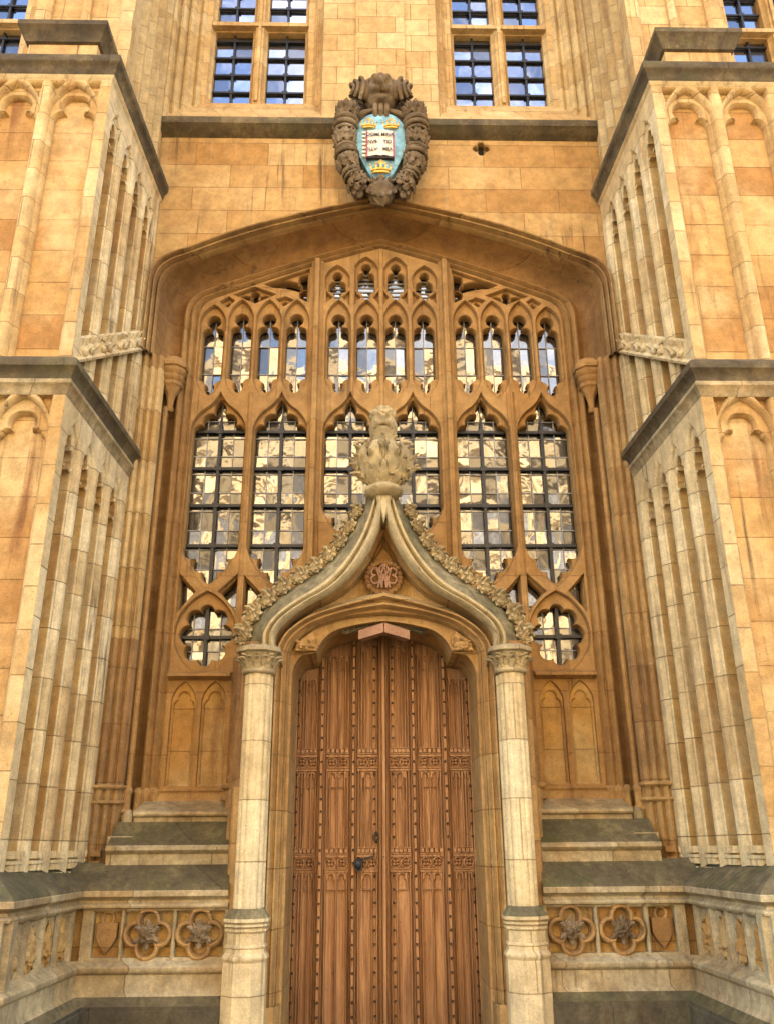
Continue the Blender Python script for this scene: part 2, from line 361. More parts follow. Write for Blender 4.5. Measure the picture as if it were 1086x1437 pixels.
    def leaf(s, o, d, n, L, W, curl=1.6, lobes=3, ns=12, nt=8, th=.012, xf=None):
        o = Vector(o); d = Vector(d).normalized(); n = Vector(n); n = (n - d * n.dot(d)).normalized(); sd = d.cross(n)
        rows = []; p = o.copy(); ds = L / ns
        for i in range(ns + 1):
            q = i / ns; a = curl * q * q
            t = d * math.cos(a) + n * math.sin(a); nn = n * math.cos(a) - d * math.sin(a)
            wd = W * (math.sin(math.pi * min(1, .14 + .86 * q)) ** .6) * (1 - .38 * abs(math.cos(lobes * math.pi * q)))
            if i == ns: wd = W * .06
            row = []
            for j in range(nt + 1):
                v = -1 + 2 * j / nt; hh = wd * (.34 * (1 - v * v) + .16 * math.cos(v * math.pi * 3.0)) + .12 * W * abs(v) * math.sin(lobes * 2 * math.pi * q)
                row.append(tuple(p + sd * (v * wd) + nn * hh))
            for j in range(nt, -1, -1):
                v = -1 + 2 * j / nt; row.append(tuple(p + sd * (v * wd * .9) - nn * th))
            rows.append(row); p = p + t * ds
        s.loft(rows, closed=True, caps=True, xf=xf)
    def foliage(s, c, rad, n, L, W, seed=0, lo=-.9, curl=1.9, front=True):
        rnd = random.Random(seed)
        for i in range(n):
            u = 1 - (i + .5) / n * (1 - lo) ; a = i * 2.39996 + rnd.random() * .5; q = math.sqrt(max(0, 1 - u * u)); d = Vector((q * math.cos(a), q * math.sin(a), u))
            if front and d.y > .45: continue
            nn = Vector((d.x / rad[0], d.y / rad[1], d.z / rad[2])).normalized(); up = Vector((rnd.uniform(-.5, .5), 0, 1)); tt = up - nn * up.dot(nn)
            if tt.length < .15: tt = Vector((rnd.uniform(-1, 1), 0, .3)); tt = tt - nn * tt.dot(nn)
            o = Vector((c[0] + rad[0] * d.x * .9, c[1] + rad[1] * d.y * .9, c[2] + rad[2] * d.z * .9)); k = rnd.uniform(.75, 1.2)
            s.leaf(o - tt.normalized() * L * .35, tt.normalized() + nn * .35, nn, L * k, W * k, curl * rnd.uniform(.8, 1.2), 3, 10, 6, th=.008)
    def build(s, name, parent=None, ang=38, smooth=True, **kw):
        me = bpy.data.meshes.new(name); me.from_pydata(s.v, [], s.f); me.update()
        for m in s.mats: me.materials.append(MS[m])
        me.polygons.foreach_set('material_index', s.mi)
        bmf = __import__('bmesh').new(); bmf.from_mesh(me)
        __import__('bmesh').ops.remove_doubles(bmf, verts=bmf.verts, dist=1e-5)
        __import__('bmesh').ops.recalc_face_normals(bmf, faces=bmf.faces); bmf.to_mesh(me); bmf.free()
        if smooth:
            me.polygons.foreach_set('use_smooth', [True] * len(me.polygons)); me.set_sharp_from_angle(angle=R(ang))
        o = bpy.data.objects.new(name, me); col.objects.link(o)
        if parent: o.parent = parent
        tag(o, **kw); return o
def mir(sx): return (lambda x, y, z: (sx * x, y, z))
def rect(x0, x1, z0, z1): return [(x0, z0), (x1, z0), (x1, z1), (x0, z1)]

# arch head families -------------------------------------------------
def bez(p0, p1, p2, p3, n):
    return [tuple((1 - t) ** 3 * a + 3 * (1 - t) ** 2 * t * b + 3 * (1 - t) * t * t * c + t ** 3 * d for a, b, c, d in zip(p0, p1, p2, p3)) for t in [i / n for i in range(n)]]
def archpath(a, zs, kx, kz, ks, za, sa, z0):
    m = math.hypot(1, ks); L = math.hypot(a - kx, kz - zs)
    P = [(a, z0)] + bez((a, zs), (a, zs + L * .5), (kx + L * .38 / m, kz - L * .38 * ks / m), (kx, kz), 12)
    L2 = math.hypot(kx, za - kz); P += bez((kx, kz), (kx - L2 * .33 / m, kz + L2 * .33 * ks / m), (L2 * .33, za - L2 * .33 * sa), (0, za), 12) + [(0, za)]
    return P
HOOD = (2.735, 7.86, 2.22, 8.345, .52, 9.075, .24)
FRO = (2.385, 7.62, 2.13, 8.02, .42, 8.79, .30)
FRI = (2.20, 7.60, 1.99, 7.91, .42, 8.66, .30)
def fam(s, z0):        # s 0 hood, 1 frame outside, 2 frame inside
    A, B, q = (HOOD, FRO, s) if s <= 1 else (FRO, FRI, s - 1)
    P = archpath(*[x + (y - x) * q for x, y in zip(A, B)], z0)
    return P + [(-x, z) for x, z in P[-2::-1]]

# ====================================================================== ground
g = MB('pave'); g.box(-150, 150, -150, 150, -.5, 0); g.build('ground', kind='structure', label='grey stone paving in front of the doorway')

# ====================================================================== the stone building
B = empty('stone_building', (0, 0, 0), label='golden limestone Gothic building front with great window, buttresses and oak door', cat='building')
b = MB('wall'); b.box(-7.5, 7.5, .45, 9, 0, 16.4); b.build('rear_wall', B)

# wall over the arch with a small pierced quatrefoil
b = MB(['wall', 'void'])
P = fam(0, 1.3)
outer = [(2.86, 1.3)] + [(2.86, 10.3), (-2.86, 10.3), (-2.86, 1.3)] + P[::-1]
quat = bp([(1.30 + .046 * math.cos(R(45 + 90 * i)), 10.03 + .046 * math.sin(R(45 + 90 * i)), 2.4) for i in range(4)], 6)
b.plate(outer, [quat], -.4, .3, cham=((.012, 0), (0, .012)))
b.k = 1; b.box(1.13, 1.47, -.31, -.30, 9.86, 10.2)
b.build('wall', B, label='orange ashlar wall above the great arch with a small pierced quatrefoil')

# hood moulding, the wide hollow and the frame of the great window
b = MB('jamb')
pr = [(-.03, -.395), (-.02, -.50), (0, -.57), (.04, -.60), (.075, -.59), (.09, -.545), (.10, -.49), (.115, -.48), (.13, -.53), (.16, -.55), (.19, -.54), (.20, -.48), (.21, -.43), (.225, -.42), (.24, -.47), (.27, -.485), (.295, -.46), (.30, -.41), (.32, -.36)]
def famrows(pr, z0): return [[(x, y, z) for x, z in fam(s, z0)] for s, y in pr]
b.loft(famrows(pr, 6.9)); b.build('hood_moulding', B, label='dark stained projecting moulding over the great arch')
b = MB('jamb')
for sx in (1, -1):
    pz = [(2.76, -.42), (2.735, -.40), (2.72, -.44), (2.70, -.45), (2.68, -.43), (2.67, -.38), (2.655, -.38), (2.64, -.42), (2.62, -.43), (2.60, -.41), (2.59, -.36), (2.575, -.36), (2.56, -.395), (2.54, -.40), (2.52, -.38), (2.51, -.33), (2.50, -.30)]
    b2 = MB(['jamb', 'jambnew'], mir(sx))
    if sx < 0: b2.ext(pz, 2.08, 3.6); b2.k = 1; b2.ext(pz, 3.6, 6.75, 2); b2.k = 0; b2.ext(pz, 6.75, 6.92)
    else: b2.ext(pz, 2.08, 6.92)
    lo = [(2.78, -.43)] + [(x, y - .018) for x, y in pz[1:]] + [(2.485, -.26)]; b2.ext(lo, 1.40, 2.10)
    for z in (2.0, 2.14):
        b2.loft([[(x - .5 * o, y - o, zz) for x, y in ((2.77, -.45), (2.62, -.455), (2.50, -.41), (2.47, -.26))] for o, zz in ((.0, z), (.018, z + .015), (.018, z + .028), (0, z + .04))])
    for k, z in enumerate((1.46, 1.55)): b2.box(2.6, 2.7, -.5, -.4, z, z + .05)
    b2.build('jamb_moulding', B, label='fluted jamb strip beside the buttress')
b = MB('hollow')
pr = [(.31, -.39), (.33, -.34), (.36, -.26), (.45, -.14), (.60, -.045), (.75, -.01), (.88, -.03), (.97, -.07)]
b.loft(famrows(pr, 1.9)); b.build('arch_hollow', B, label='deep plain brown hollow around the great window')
b = MB('trac')
pr = [(.96, -.06), (.98, -.115), (1.06, -.15), (1.16, -.16), (1.25, -.14), (1.30, -.10), (1.36, -.085), (1.45, -.12), (1.55, -.13), (1.64, -.11), (1.70, -.07), (1.8, -.05), (1.92, -.055), (2.0, -.04), (2.02, .02)]
b.loft(famrows(pr, 1.9)); b.build('window_frame', B, label='rounded inner moulding framing the great window')
for sx in (1, -1):          # bracket capital in the hollow with its thin shaft, and the shaft bases
    b = MB(['trac', 'hollow'], mir(sx))
    b.rev(2.435, -.20, [(.03, 6.28), (.045, 6.30), (.045, 6.33), (.035, 6.34), (.04, 6.42), (.06, 6.50), (.10, 6.56), (.105, 6.58), (.13, 6.60), (.135, 6.64), (.115, 6.65), (.145, 6.68), (.15, 6.72), (.13, 6.73), (.165, 6.77), (.17, 6.80), (.15, 6.81), (.175, 6.83), (.18, 6.87), (.12, 6.96)], 8)
    b.build('bracket_capital', B)
    b = MB('trac', mir(sx)); b.tube([(2.47, -.24, 2.1), (2.47, -.24, 6.32)], .028, 8); b.build('thin_shaft', B)
    b = MB('jamb', mir(sx))
    for cx, cy in ((2.47, -.27), (2.33, -.10), (2.25, -.10), (2.40, -.13)):
        b.rev(cx, cy, [(.05, 1.62), (.05, 1.92), (.065, 1.93), (.065, 1.95), (.04, 1.97), (.04, 2.1), (.052, 2.12), (.05, 2.14), (.03, 2.17)], 8)
    b.build('shaft_base', B)

# ------------------------------------------------------------ great window
GW = empty('great_window', (0, 0, 0), B, label='large traceried window with leaded lights above the door')
FOOT = [(-1.33, 2.12), (-1.33, 4.05), (1.33, 4.05), (1.33, 2.12)]
fin = fam(1.97, 2.12) + FOOT
upx = [.175, .52, 1.03, 1.365, 1.70, 2.035]
A_, B_ = [], []
hu = lambda ap: [(0, 6.52, .16), (.146, 6.79, 0), (.146, 7.57, .24), (0, ap)]
key = [(0, 6.63, .35), (.05, 6.70, .4), (.028, 6.755, 0), (.05, 6.76, -.3), (.122, 6.82, 0), (.122, 7.46, .45), (.05, 7.53, 0), (.024, 7.555, .82), (0, 7.715)]
LA = lambda zb, zt: [(0, zt, .16), (.307, zt + .46, 0), (.307, 6.12, .20), (.15, 6.38, -.16), (0, 6.59)]
LB = lambda zb: [(0, zb - .02, .4), (.075, zb + .11, .75), (.165, zb + .27, .7), (.295, zb + .42, 0), (.295, 6.07, .62), (.18, 6.185, .75), (.058, 6.33, .3), (0, 6.53)]
def grow(P, k=1.28):
    cx_, cz_ = sum(p[0] for p in P) / len(P), sum(p[1] for p in P) / len(P)
    return [(cx_ + (p[0] - cx_) * k, cz_ + (p[1] - cz_) * k) for p in P]
for sx in (1, -1):
    for i, x in enumerate(upx):
        ap = 7.80 if i == 5 else 7.88
        A_.append(sym(hu(ap), sx * x)); B_.append(sym(key, sx * x, 0 if i < 5 else -.03))
    for x, zb in ((.365, 4.72), (1.17, 4.24), (1.882, 4.24)):
        A_.append(sym(LA(0, zb - .02), sx * x)); B_.append(sym(LB(zb + .06), sx * x))
    # four-light panel heads
    for x, top in ((.185, 8.53), (.54, 8.40)):
        A_.append(sym([(0, 7.90, .2), (.145, 8.10, 0), (.145, top - .17, .2), (0, top)], sx * x))
        kt = top - .10
        B_.append(sym([(0, 7.935, .5), (.035, 8.0, -.3), (.10, 8.06, 0), (.10, kt - .17, .4), (.04, kt - .10, 0), (.022, kt - .08, .75), (0, kt + .04)], sx * x))
    # small sunk spandrels
    for cx in (.36,):
        for q in (-1, 1): A_.append([(sx * cx + q * .03, 7.83), (sx * cx + q * .105, 7.93), (sx * cx + q * .03, 8.02)])
    A_.append([(sx * .03, 7.84), (sx * .085, 7.93), (sx * .03, 8.02)]); A_.append([(sx * .67, 7.86), (sx * .60, 7.93), (sx * .67, 8.0)])
    m = lambda L: [(sx * p[0], p[1]) for p in L]
    # side heads: big raking light, middle triangle, small diamonds
    A_.append(m([(.89, 7.86), (1.02, 7.93), (1.44, 8.115), (.89, 8.34)]))
    B_ += [grow(q_) for q_ in [m(bp([(.93, 7.93), (.955, 7.925, .2), (1.0, 8.0, .3), (.965, 8.05, .2), (.925, 8.04)])), m(bp([(.93, 8.09), (.965, 8.09, .25), (1.01, 8.17, .1), (1.0, 8.25), (.93, 8.27)])), m(bp([(1.02, 8.06, -.1), (1.30, 8.12, -.1), (1.36, 8.145, .1), (1.20, 8.19, .15), (1.05, 8.16, .3)]))]]
    A_.append(m([(1.54, 7.84), (1.80, 7.955), (1.70, 8.0), (1.55, 8.065), (1.30, 7.965)]))
    B_ += [grow(q_) for q_ in [m(bp([(1.55, 7.87, .3), (1.59, 7.92), (1.57, 7.95, .5), (1.575, 8.01, .6), (1.525, 8.01, .5), (1.53, 7.95), (1.51, 7.92, .3)])), m([(1.63, 7.925), (1.73, 7.955), (1.68, 7.98), (1.62, 7.965)]), m([(1.36, 7.955), (1.47, 7.93), (1.47, 7.965), (1.41, 7.975)])]]
    A_.append(m([(1.19, 7.80), (1.27, 7.89), (1.17, 7.925), (1.08, 7.88)])); A_.append(m([(1.87, 7.78), (1.96, 7.85), (1.87, 7.92), (1.80, 7.87)]))
    B_ += [grow(q_) for q_ in [m([(1.185, 7.83), (1.21, 7.86), (1.175, 7.885), (1.155, 7.86)]), m([(1.875, 7.81), (1.90, 7.84), (1.87, 7.865), (1.85, 7.84)])]]
    # oval light and the little triangles round it
    A_.append(sym([(0, 3.27, .22), (.305, 3.60, .10), (.305, 3.82, .22), (0, 4.17)], sx * 1.868))
    cus = []
    for k in range(8):
        a = R(-67.5 + 45 * k); cus.append((.185 * math.cos(a), .275 * math.sin(a)))
    oct_ = [(1.868 * sx + c[0], 3.71 + c[1], 1.0) for k, c in enumerate(cus)]
    B_.append(ccw(bp(oct_, 7)))
    for (x, z) in ((2.10, 4.23), (1.63, 4.15), (1.46, 4.15)):
        d = 1 if x != 1.63 else -1
        if x == 1.46: tri = [(1.485, 3.95), (1.485, 4.34), (1.31, 4.15)]
        elif x == 1.63: tri = [(1.565, 3.95), (1.75, 4.17), (1.565, 4.36)]
        else: tri = [(2.18, 3.95), (2.18, 4.36), (2.01, 4.17)]
        A_.append(m(tri)); c0 = (sum(p[0] for p in tri) / 3, sum(p[1] for p in tri) / 3)
        B_.append(m([(c0[0] + (p[0] - c0[0]) * .85, c0[1] + (p[1] - c0[1]) * .85) for p in tri]))
    # spandrels between rows
    for cx in (.70, 1.53): pass
    # blind panels
    for x in (1.725, 2.035):
        A_.append(sym([(-.0, 2.19), (.115, 2.19, 0), (.115, 3.02, .22), (0, 3.2)], sx * x))
b = MB('trac'); b.plate(fin, A_, -.115, .0, cham=((.014, 0), (.010, .004), (.004, .03), (0, .055)))
b.build('tracery', GW, ang=30)
b = MB('trac'); b.plate([(x * .999, z - .002) for x, z in fam(1.9, 2.12)] + FOOT, B_, -.05, .085, cham=((.012, 0), (.006, .008), (.0, .03)))
b.build('cusping', GW, ang=30)
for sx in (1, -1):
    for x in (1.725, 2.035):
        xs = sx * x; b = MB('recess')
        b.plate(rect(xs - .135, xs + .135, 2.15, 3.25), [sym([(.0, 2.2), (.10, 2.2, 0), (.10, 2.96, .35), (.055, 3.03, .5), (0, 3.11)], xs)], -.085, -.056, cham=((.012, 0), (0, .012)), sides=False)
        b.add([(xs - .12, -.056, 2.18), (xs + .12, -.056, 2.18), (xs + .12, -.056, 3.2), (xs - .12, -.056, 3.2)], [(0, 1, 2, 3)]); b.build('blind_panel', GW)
for sx in (1, -1):
    b = MB('trac', mir(sx)); b.sweep([(1.56, 0), (2.2, 0)], [(0, 3.21), (.10, 3.24), (.13, 3.25), (.13, 3.275), (.0, 3.33)], lambda x, n, z: (x, -.08 - (n), z)); b.build('ledge', GW)
    b = MB('trac', mir(sx))
    mp = [(.705, -.09), (.71, -.13), (.735, -.15), (.75, -.17), (.757, -.205), (.785, -.215), (.813, -.205), (.82, -.17), (.835, -.15), (.86, -.13), (.865, -.09)]
    b.ext(mp, 4.0, 8.44); b.build('mullion', GW)
    b = MB('trac', mir(sx)); b.ext([(1.50, -.09), (1.508, -.125), (1.53, -.14), (1.552, -.125), (1.56, -.09)], 3.6, 6.60); b.build('mullion', GW)
    b = MB('trac', mir(sx))
    for x in (.3475,): b.ext([(x - .03, -.09), (x - .018, -.12), (x + .018, -.12), (x + .03, -.09)], 6.6, 8.5)
    for x in (1.1975, 1.5325, 1.8675): b.ext([(x - .022, -.09), (x - .012, -.11), (x + .012, -.11), (x + .022, -.09)], 6.62, 7.72)
    b.build('mullion', GW)
b = MB('trac'); b.ext([(-.035, -.09), (-.02, -.13), (.02, -.13), (.035, -.09)], 4.6, 8.62); b.build('mullion', GW)

def light(x0, x1, z0, z1, nx, nz, y=.10, mat='glass', tilt=.021, cw=.0055, name='glass_light', parent=GW):
    b = MB([mat, 'lead']); W = (x1 - x0) / nx; H = (z1 - z0) / nz
    for i in range(nx):
        for j in range(nz):
            tx, tz = random.gauss(0, tilt), random.gauss(0, tilt); dy = random.uniform(0, .002)
            c = [(-W / 2, -H / 2), (W / 2, -H / 2), (W / 2, H / 2), (-W / 2, H / 2)]
            X, Z = x0 + W * (i + .5), z0 + H * (j + .5)
            b.add([(X + p, y + dy + tx * p + tz * q, Z + q) for p, q in c], [(0, 1, 2, 3)])
    b.k = 1
    for i in range(1, nx): b.box(x0 + W * i - cw, x0 + W * i + cw, y - .012, y + .006, z0, z1)
    for j in range(1, nz): b.box(x0, x1, y - .010, y + .004, z0 + H * j - cw, z0 + H * j + cw)
    return b.build(name, parent, smooth=False)
def grille(cx, x0, x1, zs, z0, z1, parent=GW, y=.062, r=.017, spear=True, name='iron_grille'):
    b = MB('iron')
    for z in zs:
        b.box(x0, x1, y - r, y + r, z - r, z + r); b.box(cx - .038, cx + .038, y - r * 1.7, y + r * 1.6, z - .028, z + .028)
    b.box(cx - r, cx + r, y - r * 1.25, y + r, z0, z1)
    if spear: b.loft([[(cx - r * 1.3, y - r, z1), (cx + r * 1.3, y - r, z1), (cx + r * 1.3, y + r, z1), (cx - r * 1.3, y + r, z1)], [(cx - .002, y, z1 + .16), (cx + .002, y, z1 + .16), (cx + .002, y + .001, z1 + .16), (cx - .002, y + .001, z1 + .16)]], closed=True, caps=True)
    return b.build(name, parent, smooth=False)
for sx in (1, -1):
    for x, zb in ((.365, 4.7), (1.17, 4.25), (1.882, 4.25)):
        cx = sx * x; light(cx - .305, cx + .305, zb, 6.54, 4, round((6.54 - zb) / .237))
        grille(cx, cx - .305, cx + .305, (6.158, 5.684, 5.226, 4.745), zb, 6.22)
    for i, x in enumerate(upx): light(sx * x - .13, sx * x + .13, 6.56, 7.72, 2, 3, tilt=.022)
    light(sx * .185 - .12, sx * .185 + .12, 7.9, 8.46, 1, 9, cw=.008); light(sx * .54 - .12, sx * .54 + .12, 7.9, 8.36, 1, 8, cw=.008)
    cx = sx * 1.885; light(cx - .29, cx + .29, 3.32, 4.3, 4, 4, tilt=.03); grille(cx, cx - .29, cx + .29, (3.71,), 3.3, 4.02, spear=False)
    light(sx * 1.2 - .33, sx * 1.2 + .33, 7.76, 8.33, 2, 2, tilt=.03); light(sx * 1.68 - .25, sx * 1.68 + .25, 7.76, 8.06, 2, 1)
    light(sx * 1.42 - .14, sx * 1.42 + .14, 3.90, 4.24, 1, 1)

# ------------------------------------------------------------ wall under the window: stepped weatherings
for sx in (1, -1):
    steps = [((-.70, 1.45), (-.70, 1.565), (-.735, 1.585), (-.75, 1.60), (-.745, 1.625), (-.72, 1.64)), ((-.72, 1.64), (-.60, 1.71), (-.50, 1.79), (-.44, 1.845)), ((-.44, 1.845), (-.44, 1.885), (-.475, 1.895), (-.485, 1.91), (-.48, 1.93), (-.46, 1.94)), ((-.46, 1.94), (-.26, 2.0), (-.12, 2.045)), ((-.12, 2.045), (-.11, 2.12), (-.13, 2.14), (-.13, 2.155), (-.08, 2.17))]
    for k, (pf, mt) in enumerate(zip(steps, ('plinth', 'mossy', 'plinth', 'plinth', 'jamb'))):
        b = MB(mt, mir(sx)); b.loft([[(x, y, z) for y, z in pf] for x in (1.38, 1.8, 2.49 if k < 2 else 2.34)]); b.build('weathering', B)
    b = MB('plinth', mir(sx)); b.box(2.30, 2.52, -.6, -.3, 1.45, 1.72); b.rev(2.42, -.36, [(.07, 1.72), (.09, 1.76), (.09, 1.79), (.05, 1.82), (.055, 1.90), (.03, 1.95)], 8); b.build('shaft_base', B)

# ------------------------------------------------------------ upper storey
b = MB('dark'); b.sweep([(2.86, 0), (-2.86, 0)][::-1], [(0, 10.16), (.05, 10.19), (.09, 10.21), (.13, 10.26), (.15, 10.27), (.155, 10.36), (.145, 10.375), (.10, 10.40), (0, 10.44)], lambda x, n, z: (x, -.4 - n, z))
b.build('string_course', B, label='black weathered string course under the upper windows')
b = MB('pier'); b.loft([[(x, y, z) for y, z in ((-.44, 10.40), (-.44, 10.47), (-.40, 10.56), (-.30, 10.74), (-.22, 10.93), (-.12, 10.97))] for x in (-2.86, 0, 2.86)]); b.build('sill', B)
b = MB('pier'); b.box(-.33, .33, -.46, -.2, 10.44, 16.4); b.box(-.77, -.33, -.42, -.2, 10.44, 16.4); b.box(.33, .77, -.42, -.2, 10.44, 16.4); b.build('pier', B, label='pale pier between the upper windows')
def upper_window(cx, seedv):
    wnd = empty('upper_window', (0, 0, 0), B)
    b = MB('pier'); xs = ((-.63, -.105), (.105, .63))
    b.plate(rect(cx - .78, cx + .78, 10.9, 16.2), [rect(cx + a, cx + c, z0, z1) for a, c in xs for z0, z1 in ((11.02, 12.38), (12.50, 13.9), (14.02, 15.5))], -.2, .0, cham=((.05, 0), (.045, .02), (.012, .07), (0, .08)))
    b.build('mullion_frame', wnd)
    b = MB('pier'); b.box(cx - .66, cx + .66, -.225, -.1, 12.39, 12.46); b.box(cx - .022, cx + .022, -.235, -.1, 11.0, 16); b.build('transom', wnd)
    for a, c in xs:
        light(cx + a - .01, cx + c + .01, 10.99, 12.59, 2, 5, y=-.03, mat='glass2', tilt=.006, parent=wnd, cw=.004)
        light(cx + a - .01, cx + c + .01, 12.28, 13.88, 2, 5, y=-.02, mat='glass2', tilt=.006, parent=wnd, cw=.004)
        light(cx + a - .01, cx + c + .01, 14.0, 15.52, 2, 4, y=-.03, mat='glass2', tilt=.006, parent=wnd, cw=.004)
        m = cx + (a + c) / 2
        grille(m, cx + a, cx + c, (11.31, 11.63, 11.95, 12.27), 11.02, 12.38, parent=wnd, y=-.055, r=.014, spear=False)
        grille(m, cx + a, cx + c, (12.60, 12.92, 13.24, 13.56), 12.5, 13.9, parent=wnd, y=-.055, r=.014, spear=False)
for cx in (1.675, -1.675, 5.66, -5.66): upper_window(cx, cx)
for sx in (1, -1):
    b = MB('pier', mir(sx))
    b.ext([(.70, -.40), (.77, -.42), (.80, -.34), (.83, -.30), (.85, -.32), (.87, -.30), (.88, -.24), (.92, -.20)], 10.5, 16.4)
    b.build('window_jamb', B)
    b = MB('upside', mir(sx))
    z = [(2.42, -.18), (2.44, -.24), (2.47, -.26), (2.50, -.25), (2.52, -.22), (2.56, -.24), (2.58, -.30), (2.61, -.33), (2.64, -.32), (2.655, -.28), (2.68, -.31), (2.70, -.37), (2.73, -.39), (2.755, -.37), (2.77, -.36), (2.78, -.46), (2.86, -.5)]
    b.ext(z, 10.44, 16.4); b.build('window_jamb', B)
    b = MB('wall', mir(sx)); b.plate(rect(4.0, 7.5, 0, 16.4), [rect(4.9, 6.42, 10.95, 16.0)], -.3, .3, cham=((.05, 0), (0, .06))); b.build('outer_wall', B)

# ------------------------------------------------------------ buttresses
def buttress(s):
    name = 'left' if s < 0 else 'right'
    bt = empty('buttress', (0, 0, 0), B, label='tall stepped panelled buttress on the %s side of the doorway' % name)
    XI = lambda y: 2.83 - .045 * (y + 2.25)           # inner face, splayed a little
    side = lambda a, bz, d: (s * (XI(a) + d), a, bz)   # a = y
    front = lambda a, bz, d: (s * a, d, bz)
    def core(x0, x1, y0, z0, z1, m='cream'):
        b = MB(m); b.box(min(s * x0, s * x1), max(s * x0, s * x1), y0, .4, z0, z1); return b
    core(3.06, 4.10, -2.05, .9, 9.2).build('buttress_core', bt); core(2.96, 3.86, -1.8, 9.2, 16.4).build('buttress_core', bt)
    b = MB('side'); b.box(min(s * 4.10, s * 4.17), max(s * 4.10, s * 4.167), -2.245, .3, 1.3, 9.2); b.build('outer_side', bt)
    YC = (-1.93, -1.51, -1.10, -.70)
    # stage: side face with four fluted recesses
    for (z0, z1, zt, low) in ((1.30, 5.45, 5.20, True), (5.45, 9.15, 8.87, False)):
        hw = .135; holes = []; cus = []
        for i, yc in enumerate(YC):
            zb = 1.40 if low else 5.62
            holes.append([(yc + x, z) for x, z in sym([(0, zb), (hw, zb), (hw, zt - .27, .2), (0, zt)])])
            cus.append([(yc + x, z) for x, z in sym([(0, zb), (.10, zb, 0), (.105, zt - .50, .55), (.04, zt - .40, .7), (.095, zt - .30, .6), (.03, zt - .22, .6), (0, zt - .09)])])
        b = MB(['side', 'recess']); b.plate([(-2.248, z0), (-.42, z0), (-.42, z1), (-2.248, z1)], holes, 0, .20, sides=False, kr=1, cham=((.05, 0), (.040, .006), (.022, .02), (.016, .05), (0, .10)), mapf=side)  # reveals get the darker stained stone, with their shade painted in
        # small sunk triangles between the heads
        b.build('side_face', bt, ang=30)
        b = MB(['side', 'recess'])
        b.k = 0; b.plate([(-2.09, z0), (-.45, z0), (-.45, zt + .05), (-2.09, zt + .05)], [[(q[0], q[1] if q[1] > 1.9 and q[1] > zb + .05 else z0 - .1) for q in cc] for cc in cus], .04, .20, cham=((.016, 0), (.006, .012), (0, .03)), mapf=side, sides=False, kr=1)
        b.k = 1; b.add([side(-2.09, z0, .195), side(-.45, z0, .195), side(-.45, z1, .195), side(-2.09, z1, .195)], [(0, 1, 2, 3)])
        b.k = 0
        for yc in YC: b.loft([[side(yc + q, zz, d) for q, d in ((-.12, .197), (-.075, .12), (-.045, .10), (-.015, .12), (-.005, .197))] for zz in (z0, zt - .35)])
        b.build('flute_back', bt, label='narrow recesses between the ribs, streaked orange, with shade put into the colour')
        # front face
        zf = 5.36 if low else 9.05; hwf = .235; cx = (3.20, 3.80); zb = 1.55 if low else 5.78
        holes = [sym([(0, zb), (hwf, zb), (hwf, zf - .30, .24), (0, zf)], c) for c in cx]
        spr = []
        for c in cx:
            for q in (-1, 1): spr.append([(c + q * .14, zf - .0), (c + q * .235, zf - .0), (c + q * .235, zf - .16)])
        b = MB('cream'); b.plate(rect(XI(-2.25), 4.17, z0, z1), holes + [ccw(t) for t in spr], -2.25, -2.09, cham=((.035, 0), (.026, .005), (.01, .03), (0, .07)), mapf=front, sides=False)
        b.build('front_face', bt, ang=30)
        b = MB(['cream', 'panel'])
        if low: hd = [(0, z0 - .2), (.205, z0 - .2, 0), (.205, zf - .43, .4), (.17, zf - .36, .6), (.085, zf - .31, .75), (0, zf - .14)]
        else: hd = [(0, z0 - .2), (.205, z0 - .2, 0), (.205, zf - .42, .45), (.09, zf - .33, .85), (0, zf - .12)]
        b.plate(rect(2.9, 4.1, z0, zf + .02), [sym(hd, c) for c in cx], -2.175, -2.10, cham=((.02, 0), (0, .03)), mapf=front, sides=False)
        b.k = 1; b.add([front(2.9, z0, -2.104), front(4.1, z0, -2.104), front(4.1, z1, -2.104), front(2.9, z1, -2.104)], [(0, 1, 2, 3)])
        b.build('front_panel', bt, label='tall sunk panels on the %s stage with cusped heads' % ('lower' if low else 'upper'))
    # cornices (path in plan, left normal points outwards)
    def band(prof, mt, nm='cornice', y0=-.42, inset=0.0, lab=None, out=4.17, yf=-2.25):
        path = [(XI(y0), y0), (XI(yf), yf), (out, yf), (out, 0.2)]
        b = MB(mt); b.sweep(path, [(-n * (.62 if n > 0 else 1), z) for n, z in prof], lambda x, y, z: (s * x, y, z)); return b.build(nm, bt, label=lab)
    band([(0, 5.36), (.02, 5.38), (.03, 5.42), (.06, 5.44), (.085, 5.455), (.085, 5.485), (.07, 5.50)], 'plinth')
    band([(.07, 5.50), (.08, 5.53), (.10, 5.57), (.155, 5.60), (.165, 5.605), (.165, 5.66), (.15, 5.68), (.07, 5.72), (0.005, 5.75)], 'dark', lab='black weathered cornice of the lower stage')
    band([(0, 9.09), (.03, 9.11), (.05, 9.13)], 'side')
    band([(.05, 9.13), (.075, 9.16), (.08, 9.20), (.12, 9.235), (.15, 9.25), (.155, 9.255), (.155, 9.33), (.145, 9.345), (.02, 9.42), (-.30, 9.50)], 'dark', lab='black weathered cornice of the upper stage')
    # raking band of leaves across the upper side face
    b = MB('side')
    zr = lambda a: 5.70 + (a + 2.25) * (6.96 - 5.70) / 1.80
    rows = []
    for a in (-2.25, -.42): rows.append([side(a, zr(a) + q, d) for q, d in ((-.02, .08), (-.02, -.03), (.01, -.04), (.035, -.02), (.04, -.004), (.24, -.004), (.26, .02))])
    b.loft(rows)
